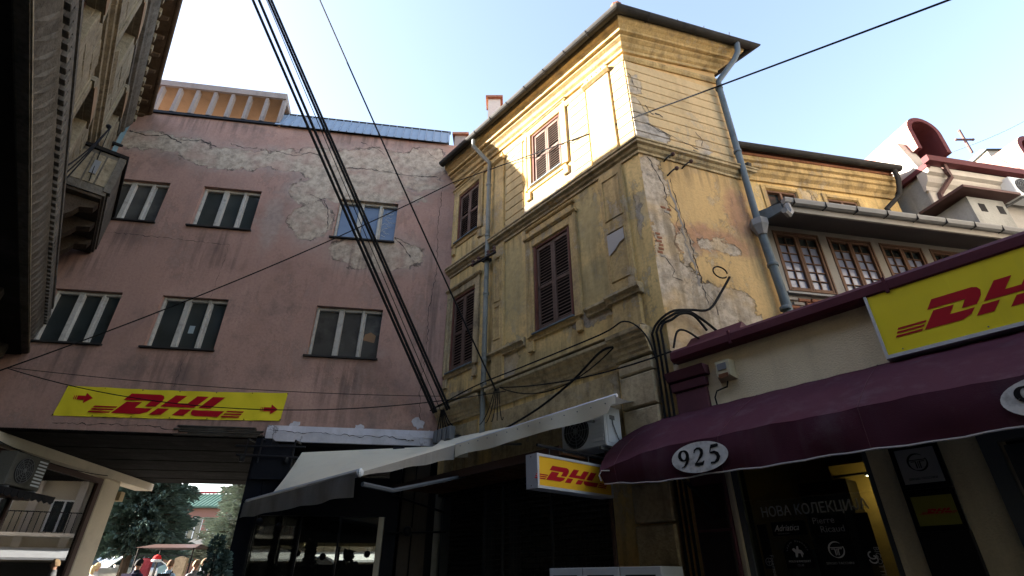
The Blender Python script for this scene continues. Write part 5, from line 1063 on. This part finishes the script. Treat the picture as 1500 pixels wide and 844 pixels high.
# ------------------------------------------------------------------ trees and plants
def spruce(M, h, r0, zb, n, ml, mt, lab, grp, seed):
    t = thing('spruce_tree', M, lab, 'tree', grp); q = random.Random(seed)
    part('trunk', MB().tube([(0,0,-.3),(.03,.02,h*.3),(0,0,h*.95)], [r0*.075,r0*.055,.02], 8), mt, t, None, True)
    br = MB(); cr_ = MB(); z = zb; 
    while z < h-.2:
        f = (h-z)/(h-zb); R0 = r0*f**.8; k = int(7+R0*2.2); ph = q.random()*6
        for i in range(k):
            a = ph+2*math.pi*i/k+q.uniform(-.2,.2); L_ = R0*q.uniform(.72,1.12); dr = -.22*L_+.3*f*q.uniform(-.5,.6)
            P = [Vector((0,0,z)), Vector((math.cos(a)*L_*.5, math.sin(a)*L_*.5, z+dr*.35)), Vector((math.cos(a)*L_, math.sin(a)*L_, z+dr*.75+.12))]
            br.tube(P, [.03,.02,.006], 4, False)
            m = int(n*L_*.95)
            for j in range(m):
                s_ = (j+q.random())/m; s_ = .18+.82*s_; c = P[0].lerp(P[1], s_*2) if s_ < .5 else P[1].lerp(P[2], s_*2-1)
                wd = .42*(1.15-s_)*min(1, L_*.6)+.06; off = q.uniform(-1,1)
                sd = Vector((-math.sin(a), math.cos(a), 0))*off*wd; c = c+sd+Vector((0,0,-abs(off)*.16+q.uniform(-.16,.08)))
                l = q.uniform(.10,.25); d = (Vector((math.cos(a),math.sin(a),0))*(1-abs(off)*.5)+sd*.9+Vector((0,0,q.uniform(-.5,.35)))).normalized()
                u_ = d.orthogonal().normalized(); u_.rotate(Matrix.Rotation(q.uniform(0,3.1), 3, d)); e_ = u_*l*.26
                v_ = d.cross(u_)*l*.26
                cr_.add([c-d*l*.3-e_, c-d*l*.3+e_, c+d*l, c-d*l*.3-v_, c-d*l*.3+v_], [(0,1,2),(3,4,2)])
        z += .15+.13*f
    part('branches', br, mt, t); part('crown', raw(cr_, 'crown', ml), ml, t)
    return t
def raw(mb, name, m):
    me = bpy.data.meshes.new(name); me.from_pydata(mb.v, [], mb.f); me.materials.append(m); return me
def shrub(M, h, r, n, ml, lab, cat, grp, seed, name='shrub', col=False, pot=None):
    t = thing(name, M, lab, cat, grp); q = random.Random(seed); mb = MB()
    part('stem', MB().tube([(0,0,0),(.02,.01,h*.6),(0,0,h*.9)], [.03,.02,.008], 6), M_bark, t)
    for i in range(n):
        z = q.random()**(.8)*h; pr = r*(math.sin(min(1, z/h*1.05+.12)*3.0)**.7 if not col else (1-z/h)**.6*.9+.1); a = q.random()*6.28; rr_ = pr*math.sqrt(q.random())*(1+.25*math.sin(a*3+z*5))
        c = Vector((rr_*math.cos(a), rr_*math.sin(a), z+.1)); d = Vector((math.cos(a)+q.uniform(-.6,.6), math.sin(a)+q.uniform(-.6,.6), q.uniform(-.3,1))).normalized(); l = q.uniform(.04,.09)
        u_ = d.orthogonal().normalized(); u_.rotate(Matrix.Rotation(q.uniform(0,3.1), 3, d))
        mb.add([c, c+d*l*.5+u_*l*.35, c+d*l, c+d*l*.5-u_*l*.35], [(0,1,2,3)])
    part('foliage', raw(mb, 'foliage', ml), ml, t)
    if pot: part('pot', MB().lathe([(pot*.75,-.0),(pot,.4),(pot*1.08,.42),(pot*1.08,.46),(pot*.9,.46)], (0,0,-.42), 14), M_browntrim, t)
    return t
def at(x, y, dz=0): return Matrix.Translation((x, y, gz(x, y)+dz))
spruce(at(-15.9, 24), 9.8, 2.55, 2.0, 58, M_needles, M_bark, 'large dark blue-green spruce seen through the passage', 'spruces beyond the passage', 1)
spruce(at(-9.9, 21.5), 8.2, 1.75, 1.5, 62, M_needles2, M_bark, 'paler silvery spruce at the right side of the passage opening', 'spruces beyond the passage', 2)
shrub(at(-20.5, 33), 2.9, 1.9, 2600, M_leaf, 'round yellow-green bush behind the parked cars', 'bush', 'bushes beyond the passage', 5)
shrub(at(-16.8, 36), 2.4, 1.6, 2000, M_leaf, 'lower green bush right of the spruce trunk', 'bush', 'bushes beyond the passage', 6)
PF = lambda x, y, dz=.42: FP @ Matrix.Translation((x, y, dz))
for k, (x, y, h, r, lab) in enumerate(((-3.62,-.25,1.75,.27,'dark potted cypress in front of the cafe corner post'),(-3.25,-.85,1.5,.22,'smaller dark potted cypress nearer the street by the cafe post'),(-2.25,.9,1.75,.26,'tall leafy potted plant in the middle of the cafe window'),(-1.55,1.2,1.6,.26,'leafy potted plant at the right of the cafe window'),(-2.75,.5,1.3,.2,'short potted plant at the left of the cafe window'))):
    shrub(PF(x, y), h, r, 1300, M_needles if k < 2 else M_leaf, lab, 'potted plant', 'potted plants by the cafe', 20+k, 'potted_plant', k < 2, .2)

# ------------------------------------------------------------------ parked cars beyond the passage
def car_mesh():
    body = MB(); sec = []
    st = [(-2.1,.42,.70,.62),(-2.05,.30,.86,.80),(-1.5,.22,.92,.86),(-.75,.2,.96,.88),(.9,.2,.98,.88),(1.6,.22,.96,.86),(2.1,.3,.92,.8),(2.15,.42,.8,.66)]
    for x, zb, zt, hw in st:
        sec.append([(x,-hw*.9,zb),(x,-hw,zb+.15),(x,-hw,zt-.2),(x,-hw*.93,zt),(x,hw*.93,zt),(x,hw,zt-.2),(x,hw,zb+.15),(x,hw*.9,zb)])
    n = 8
    body.add([p for s_ in sec for p in s_], [(i*n+j, i*n+(j+1)%n, (i+1)*n+(j+1)%n, (i+1)*n+j) for i in range(len(sec)-1) for j in range(n)]+[tuple(range(n)), tuple(range((len(sec)-1)*n, len(sec)*n))])
    cab = MB(); c4 = [(-.95,.93,.80),(-.35,1.40,.62),(1.0,1.44,.62),(1.75,.95,.78)]
    cab.add([(x,s_*w_,z) for x,z,w_ in c4 for s_ in (-1,1)], [(2,3,5,4)])
    roof = MB(); roof.add([(-.33,-.6,1.405),(-.33,.6,1.405),(.98,.6,1.445),(.98,-.6,1.445),(-.38,-.63,1.36),(-.38,.63,1.36),(1.03,.63,1.40),(1.03,-.63,1.40)], [(0,1,2,3),(0,1,5,4),(1,2,6,5),(2,3,7,6),(3,0,4,7)])
    for x0, z0, w0, x1, z1, w1 in ((-.95,.93,.80,-.38,1.36,.63),(1.75,.95,.78,1.03,1.40,.63),(.3,.95,.82,.32,1.38,.635)):
        for s_ in (-1,1): roof.tube([(x0,s_*w0,z0),(x1,s_*w1,z1)], .035, 5)
    gl = MB().add([(-.93,-.78,.93),(-.93,.78,.93),(1.73,.76,.95),(1.73,-.76,.95),(-.38,-.61,1.38),(-.38,.61,1.38),(1.02,.61,1.41),(1.02,-.61,1.41)], [(0,1,5,4),(1,2,6,5),(2,3,7,6),(3,0,4,7)])
    return body, roof, gl
def car(M, col, lab):
    t = thing('parked_car', M, lab, 'car', 'cars parked beyond the passage'); pm_ = mat('car_paint', col, .25, .3, var=.04, dark=.9, bump=0, glossy=.7)
    b, r_, g = car_mesh(); part('body', b, pm_, t, None, True); part('roof', r_, pm_, t); part('windows', g, M_glass, t)
    for x in (-1.35, 1.35):
        for s_ in (-1, 1):
            wh_ = part('wheel', MB().lathe([(.2,s_*.68-.1),(.32,s_*.68-.1),(.33,s_*.68),(.32,s_*.68+.1),(.2,s_*.68+.1)], (x,0,.32), 18, 'y'), M_black, t)
            part('rim', MB().lathe([(.02,s_*.80),(.19,s_*.785),(.2,s_*.70)], (x,0,.32), 14, 'y'), M_silver, wh_)
    for s_ in (-1, 1):
        part('headlight', MB().box(-2.1,-2.0,s_*.62-.12,s_*.62+.12,.62,.74), M_silver, t); part('tail_light', MB().box(2.08,2.16,s_*.62-.1,s_*.62+.1,.66,.82), M_redtrim, t)
        part('mirror', MB().bev(-.75,-.6,s_*.95-.08,s_*.95+.08,.95,1.06), pm_, t)
for x, y, rz, c_, lab in ((-20.6,27.5,.2,(.42,.46,.50),'silver parked car left of the spruce trunk'),(-17.6,26.5,1.0,(.6,.61,.62),'white parked car right of the spruce trunk'),(-9.3,26,.2,(.62,.62,.6),'white parked car seen through the cafe glass'),(-23.8,29,.1,(.2,.25,.33),'blue grey parked car at the far left beyond the pier')):
    car(at(x, y, .06) @ Matrix.Rotation(rz, 4, 'Z'), c_, lab)

# ------------------------------------------------------------------ market stall, hanging goods
sx, sy = -11.6, 20.0
stl = thing('market_stall', at(sx, sy), 'dark canopied clothes stall standing beyond the passage', 'stall')
part('canopy', MB().add([(-1.0,-.7,1.98),(1.0,-.7,1.98),(1.0,.7,1.98),(-1.0,.7,1.98),(-.8,0,2.12),(.8,0,2.12)], [(0,1,5,4),(2,3,4,5),(1,2,5),(3,0,4),(3,2,1,0)]), M_browntrim, stl)
for x in (-.92, .92):
    for y in (-.62, .62): part('post', MB().tube([(x,y,0),(x,y,1.98)], .025, 6), M_black, stl)
part('rail', MB().tube([(-.92,-.62,1.75),(.92,-.62,1.75)], .015, 6), M_black, stl); part('table', MB().box(-.9,.9,-.5,.5,.75,.8), M_conc, stl)
def coat(x, col, lab, dz=0, pat=False):
    m = mat('hanging_cloth', col, .9, var=.8 if pat else .25, scale=14 if pat else 5, dark=.3 if pat else .6, bump=.1)
    c = MB().add([(-.2,-.06,.0),(.2,-.06,.0),(.2,.06,.0),(-.2,.06,.0),(-.19,-.06,-.12),(.19,-.06,-.12),(.17,-.08,-.8),(-.17,-.08,-.8),(.17,.08,-.8),(-.17,.08,-.8),(-.06,-.04,.06),(.06,-.04,.06),(.06,.04,.06),(-.06,.04,.06)],
        [(10,11,1,0),(12,13,3,2),(0,1,5,4),(4,5,6,7),(7,6,8,9),(2,3,9,8),(1,2,8,6,5),(0,4,7,9,3),(11,12,2,1),(13,10,0,3),(10,13,12,11)])
    solo('hanging_garment', c, m, at(sx+x, sy-.62, 1.66+dz), lab, 'garment', 'garments hanging on the stall')
coat(.62, (.42,.33,.22), 'spotted beige garment at the right end of the stall', .05, True); coat(-.55, (.20,.03,.04), 'dark red checked garment at the left end of the stall', 0, True); coat(.15, (.25,.40,.45), 'light blue garment in the middle of the stall', -.2)
hat = thing('red_hat', at(sx-.1, sy-.8, 1.66), 'red pointed winter hat with white brim on the stall', 'hat')
part('crown', MB().lathe([(.13,0),(.125,.07),(.09,.13),(.03,.17)], (0,0,0), 12), flat('red_felt', (.5,.02,.02), .9), hat); part('brim', MB().lathe([(.12,-.05),(.15,-.03),(.15,.02),(.12,.03)], (0,0,0), 12), M_acwhite, hat)
part('stand', MB().tube([(0,0,-1.66),(0,0,0)], .015, 6), M_black, hat)

# ------------------------------------------------------------------ people
SK = flat('skin', (.42,.25,.18), .6)
def person(M, lab, jacket, trousers, hair, turn=0, pack=None, longhair=False, h=1.75, walk=.12, light=False):
    t = thing('person', M, lab, 'person', 'people beyond the passage')
    s = h/1.75
    J = {'pel':(0,0,.95),'bel':(0,0,1.1),'che':(0,.01,1.3),'neb':(0,0,1.45),'nek':(0,-.005,1.51),'hd0':(0,-.02,1.58),'hd1':(0,-.015,1.67),'hd2':(0,0,1.72)}
    V_, E_2, Rd = [], [], []
    def add(p, r, par=None):
        V_.append((p[0]*s, p[1]*s, p[2]*s)); Rd.append((r[0]*s, r[1]*s) if isinstance(r, tuple) else (r*s, r*s)); i = len(V_)-1
        if par is not None: E_2.append((par, i))
        return i
    pel = add((0,0,.95), (.155,.115)); bel = add((0,0,1.1), (.14,.10), pel); che = add((0,.01,1.28), (.165,.115), bel); neb = add((0,0,1.43), (.10,.08), che)
    nek = add((0,-.01,1.50), .052, neb); h0 = add((0,-.025,1.575), (.062,.075), nek); h1 = add((0,-.02,1.65), (.074,.092), h0); h2 = add((0,-.01,1.715), (.055,.07), h1)
    for sd in (-1, 1):
        sh = add((sd*.17,0,1.40), .062, che); el = add((sd*.235,.03*sd*walk*4,1.12), .043, sh); wr = add((sd*.245,-.10+.05*sd,.90), .028, el); pa = add((sd*.245,-.125+.05*sd,.845), (.036,.018), wr)
        for k in range(4):
            b_ = add((sd*.245+(k-1.5)*.017,-.14+.05*sd,.80), .0095, pa); c1 = add((sd*.245+(k-1.5)*.018,-.135+.05*sd,.768-.004*abs(k-1.4)), .0085, b_); add((sd*.243+(k-1.5)*.017,-.118+.05*sd,.742-.006*abs(k-1.4)), .0075, c1)
        th = add((sd*.245-sd*.036,-.14+.05*sd,.835), .010, pa); add((sd*.245-sd*.045,-.155+.05*sd,.80), .0085, th)
        hp = add((sd*.095,0,.88), (.095,.10), pel); kn = add((sd*.10,-.05-sd*walk*.8,.5), .062, hp); an = add((sd*.10,.02+sd*walk*.9,.10), .042, kn); add((sd*.105,-.13+sd*walk*.9,.045), (.042,.035), an)
    me = bpy.data.meshes.new('b'); me.from_pydata(V_, E_2, []); ob = bpy.data.objects.new('b', me); COL.objects.link(ob)
    md = ob.modifiers.new('s', 'SKIN'); 
    for i, r_ in enumerate(Rd): me.skin_vertices[0].data[i].radius = r_
    me.skin_vertices[0].data[0].use_root = True
    sb_ = ob.modifiers.new('u', 'SUBSURF'); sb_.levels = 1
    out = bpy.data.meshes.new_from_object(ob.evaluated_get(bpy.context.evaluated_depsgraph_get())); bpy.data.objects.remove(ob)
    jm, tm = flat('jacket_cloth', jacket, .9), flat('trouser_cloth', trousers, .9)
    out.materials.clear()
    for m_ in (SK, jm, tm, M_black): out.materials.append(m_)
    for p in out.polygons:
        c = p.center/s; r_ = math.hypot(c.x, c.y)
        p.material_index = 0 if c.z > 1.49 or (abs(c.x) > .19 and c.z < .90) else (1 if c.z > .93 or (abs(c.x) > .18 and c.z > .7) else (3 if c.z < .09 else 2)); p.use_smooth = True
    part('body', out, None, t)
    hm = flat('hair', hair, .8); hb = MB()
    hb.grid(lambda u, v: ((.088*math.sin(v*1.75)*math.sin(u*6.283))*s, (.006+.102*math.sin(v*1.75)*math.cos(u*6.283)-.015)*s+(.0), (1.645+.115*math.cos(v*1.75)-(.03 if longhair else 0)*v+(.05 if math.cos(u*6.283) < -.3 else -.03)*v)*s), 20, 8)
    part('hair', hb, hm, t, None, True)
    if longhair: part('long_hair', MB().tube([(0,.06*s,1.66*s),(0,.085*s,1.55*s),(0,.09*s,1.42*s)], [.075*s,.07*s,.04*s], 10), hm, t, None, True)
    fc = MB()
    fc.add([(-.012*s,-.108*s,1.61*s),(.012*s,-.108*s,1.61*s),(0,-.135*s,1.612*s),(0,-.108*s,1.65*s)], [(0,1,2),(0,2,3),(2,1,3)]); part('nose', fc, SK, t)
    for sd in (-1, 1):
        part('eye', MB().sphere((sd*.03*s,-.104*s,1.648*s), .009*s, 6, 4), M_ink, t); part('ear', MB().sphere((sd*.082*s,-.01*s,1.63*s), .022*s, 6, 5, (.4,.7,1.2)), SK, t)
    part('mouth', MB().box(-.022*s,.022*s,-.112*s,-.104*s,1.585*s,1.592*s), flat('lips', (.3,.1,.09)), t)
    part('collar', MB().lathe([(.075*s,1.44*s),(.072*s,1.50*s),(.066*s,1.505*s),(.066*s,1.44*s)], (0,0,0), 14), jm, t, None, True)
    if pack is not None:
        bp_ = solo('backpack', MB().bev(-.15*s,.15*s,.12*s,.28*s,1.0*s,1.42*s,.04), flat('pack_cloth', pack, .8), M, 'backpack on the '+lab.split(' with')[0], 'backpack', 'backpacks of the walkers'); WM[bp_] = M
        for sd in (-1,1): part('strap', MB().tube([(sd*.09*s,.14*s,1.38*s),(sd*.11*s,.0,1.475*s),(sd*.11*s,-.13*s,1.32*s),(sd*.13*s,.1*s,1.08*s)], .014, 5), M_black, bp_)
    return t
for x, y, rz, lab, jk, tr_, hr, pk, lh, hh in (
    (-10.15,15.9,3.0,'dark haired person in a navy jacket with a backpack under the spruce',(.02,.022,.045),(.03,.03,.04),(.012,.01,.01),(.02,.015,.05),False,1.84),
    (-9.75,16.7,3.3,'short haired person in a pale blue jacket with a dark backpack',(.25,.38,.5),(.03,.035,.06),(.12,.07,.04),(.015,.015,.02),False,1.78),
    (-12.6,17.8,2.6,'fair haired person low at the left beside the pier',(.45,.42,.38),(.05,.05,.06),(.5,.38,.2),None,True,1.66),
    (-9.1,17.3,2.2,'person in a pale grey coat facing right near the stall',(.33,.34,.36),(.04,.04,.05),(.2,.13,.08),None,False,1.80),
    (-8.85,16.4,1.2,'person in a darker grey jacket beside the cafe post',(.16,.17,.18),(.03,.03,.04),(.28,.2,.12),None,False,1.80)):
    person(at(x, y) @ Matrix.Rotation(rz, 4, 'Z'), lab, jk, tr_, hr, 0, pk, lh, hh)
for x, y, rz, lab, jk, hr in ((-2.0,3.4,3.0,'dark dressed cafe guest standing behind the middle plant',(.02,.02,.025),(.015,.012,.01)),(-1.75,4.2,2.4,'cafe guest with bare face turned to the street, behind the glass',(.03,.025,.03),(.02,.015,.012))):
    person(FP @ Matrix.Translation((x,y,.28)) @ Matrix.Rotation(rz, 4, 'Z'), lab, jk, (.03,.03,.03), hr, 0, None, False, 1.72)

# ------------------------------------------------------------------ buildings beyond
M_cr = mat('pale_cream_facade', (.36,.32,.25), .9, var=.1, scale=.5); M_bl = mat('pale_grey_facade', (.26,.28,.31), .9, var=.1, scale=.5); M_pk = mat('faded_brick_facade', (.22,.12,.10), .9, var=.2, scale=.7)
M_grn = mat('green_metal_roof', (.07,.13,.10), .5, .1, var=.2); M_rd = mat('red_roof_edge', (.30,.05,.06), .6)
g = block('department_store', at(-35.5, 58), 12, 12, 7.0, M_pk, 'wide far store with green roof band and red edge seen through the passage', 1, 6, None, z0=3.6, ww=1.4, wh_=2.0)
part('green_roof', MB().prism_x([(-.6,7.0),(-.6,7.15),(2.4,8.7),(12,8.7),(12,7.0)], -.3, 12.3), M_grn, g)
for k in range(30): part('roof_rib', MB().prism_x([(-.62,7.15),(-.62,7.2),(2.4,8.76),(2.4,8.71)], -.2+k*.42, -.14+k*.42), M_grn, g)
part('red_edge', MB().box(-.3,12.3,2.2,2.5,8.76,8.95), M_rd, g); part('white_band', MB().box(-.2,12.2,-.5,-.01,3.5,4.1), M_white, g); part('canopy', MB().prism_x([(-2.5,2.8),(-.01,3.3),(-.01,3.45),(-2.5,2.95)], -.5, 12.5), M_midframe, g)
for k in range(6): part('shop_post', MB().box(.1+2.35*k,.3+2.35*k,-.3,-.02,-.6,2.9), M_cr, g)
block('far_building', at(-45, 62), 8, 10, 6.2, M_pk, 'low brick building left of the green roofed store', 2, 4, M_tile, 1.2, z0=1)
block('far_building', at(-33, 78), 9, 9, 12.2, M_bl, 'pale grey block rising behind the green roofed store', 4, 4, None, z0=1, grp=None)
block('side_building', frame((-13.8, 33.5), (.985,-.17)), 16, 9, 11.5, M_cr, 'cream balconied building across the square behind the cafe', 3, 6, M_tile, 1.5, z0=3.2, balc=True)
block('side_building', frame((4.8, 34), (-.15,-1.0)), 14, 8, 9.5, M_cr, 'pale building on the right side of the square hidden behind the corner house', 3, 5, M_tile, 1.3, z0=1, balc=True)
for sb2, n_, zt in zip([o for o in bpy.data.objects if o.name.startswith('side_building')], (9, 8), (11.3, 9.3)):
    for k in range(n_): part('pilaster_strip', MB().bev(.15+k*1.85,.5+k*1.85,-.18,-.005,2.9,zt,.02), M_white, sb2)
    part('cornice', MB().prism_x([(0,zt-.5),(-.3,zt-.3),(-.35,zt),(0,zt)], .0, n_*1.8-.4), M_white, sb2)
    part('shop_canopy', MB().prism_x([(-2.2,2.4),(-.02,2.9),(-.02,3.0),(-2.2,2.5)], .5, n_*1.75-1), M_acwhite, sb2); part('shop_front', MB().box(.4,n_*1.75-.6,-.06,-.01,-.5,2.35), M_darkframe, sb2)
    part('red_board', MB().box(9.3,9.45,-1.1,-.2,3.6,8.6), flat('red_board_paint', (.12,.01,.015)), sb2)
    part('grey_pipe', MB().tube([(10.6,-.2,0),(10.6,-.2,zt)], .09, 8), M_gutter, sb2)
r9 = random.Random(9)
xrs = [r9.uniform(-.72, -.44) for _ in range(16)]; xr_rank = [sorted(xrs).index(v) for v in xrs]
for k in range(16):
    Yd = r9.uniform(110, 190); xr = xrs[k]; zb = (Yd-95)*.17
    block('hillside_house', Matrix.Translation((xr*Yd, Yd, zb)), r9.uniform(7,11), 8, r9.uniform(5,8), (M_cr, M_bl, M_white)[k % 3], ['cream','grey','white'][k % 3]+' house with '+('tiled','grey')[k % 2]+' roof on the far hillside, '+['first','second','third','fourth','fifth','sixth','seventh','eighth','ninth','tenth','eleventh','twelfth','thirteenth','fourteenth','fifteenth','last'][xr_rank[k]]+' from the left', 2, 3, (M_tile, M_gutter)[k % 2], 2.2, 'house', 'houses on the far hillside', z0=.8, ww=1.3)
struct('hill', MB().grid(lambda u, v: ((u-.5)*700-60, 95+v*330, v*330*.17*(1-.25*v)+6*math.sin(u*14+v*3)*v-1.0), 30, 14), mat('hill_scrub', (.16,.15,.11), .95, var=.4, scale=.05, dark=.6, bump=0))
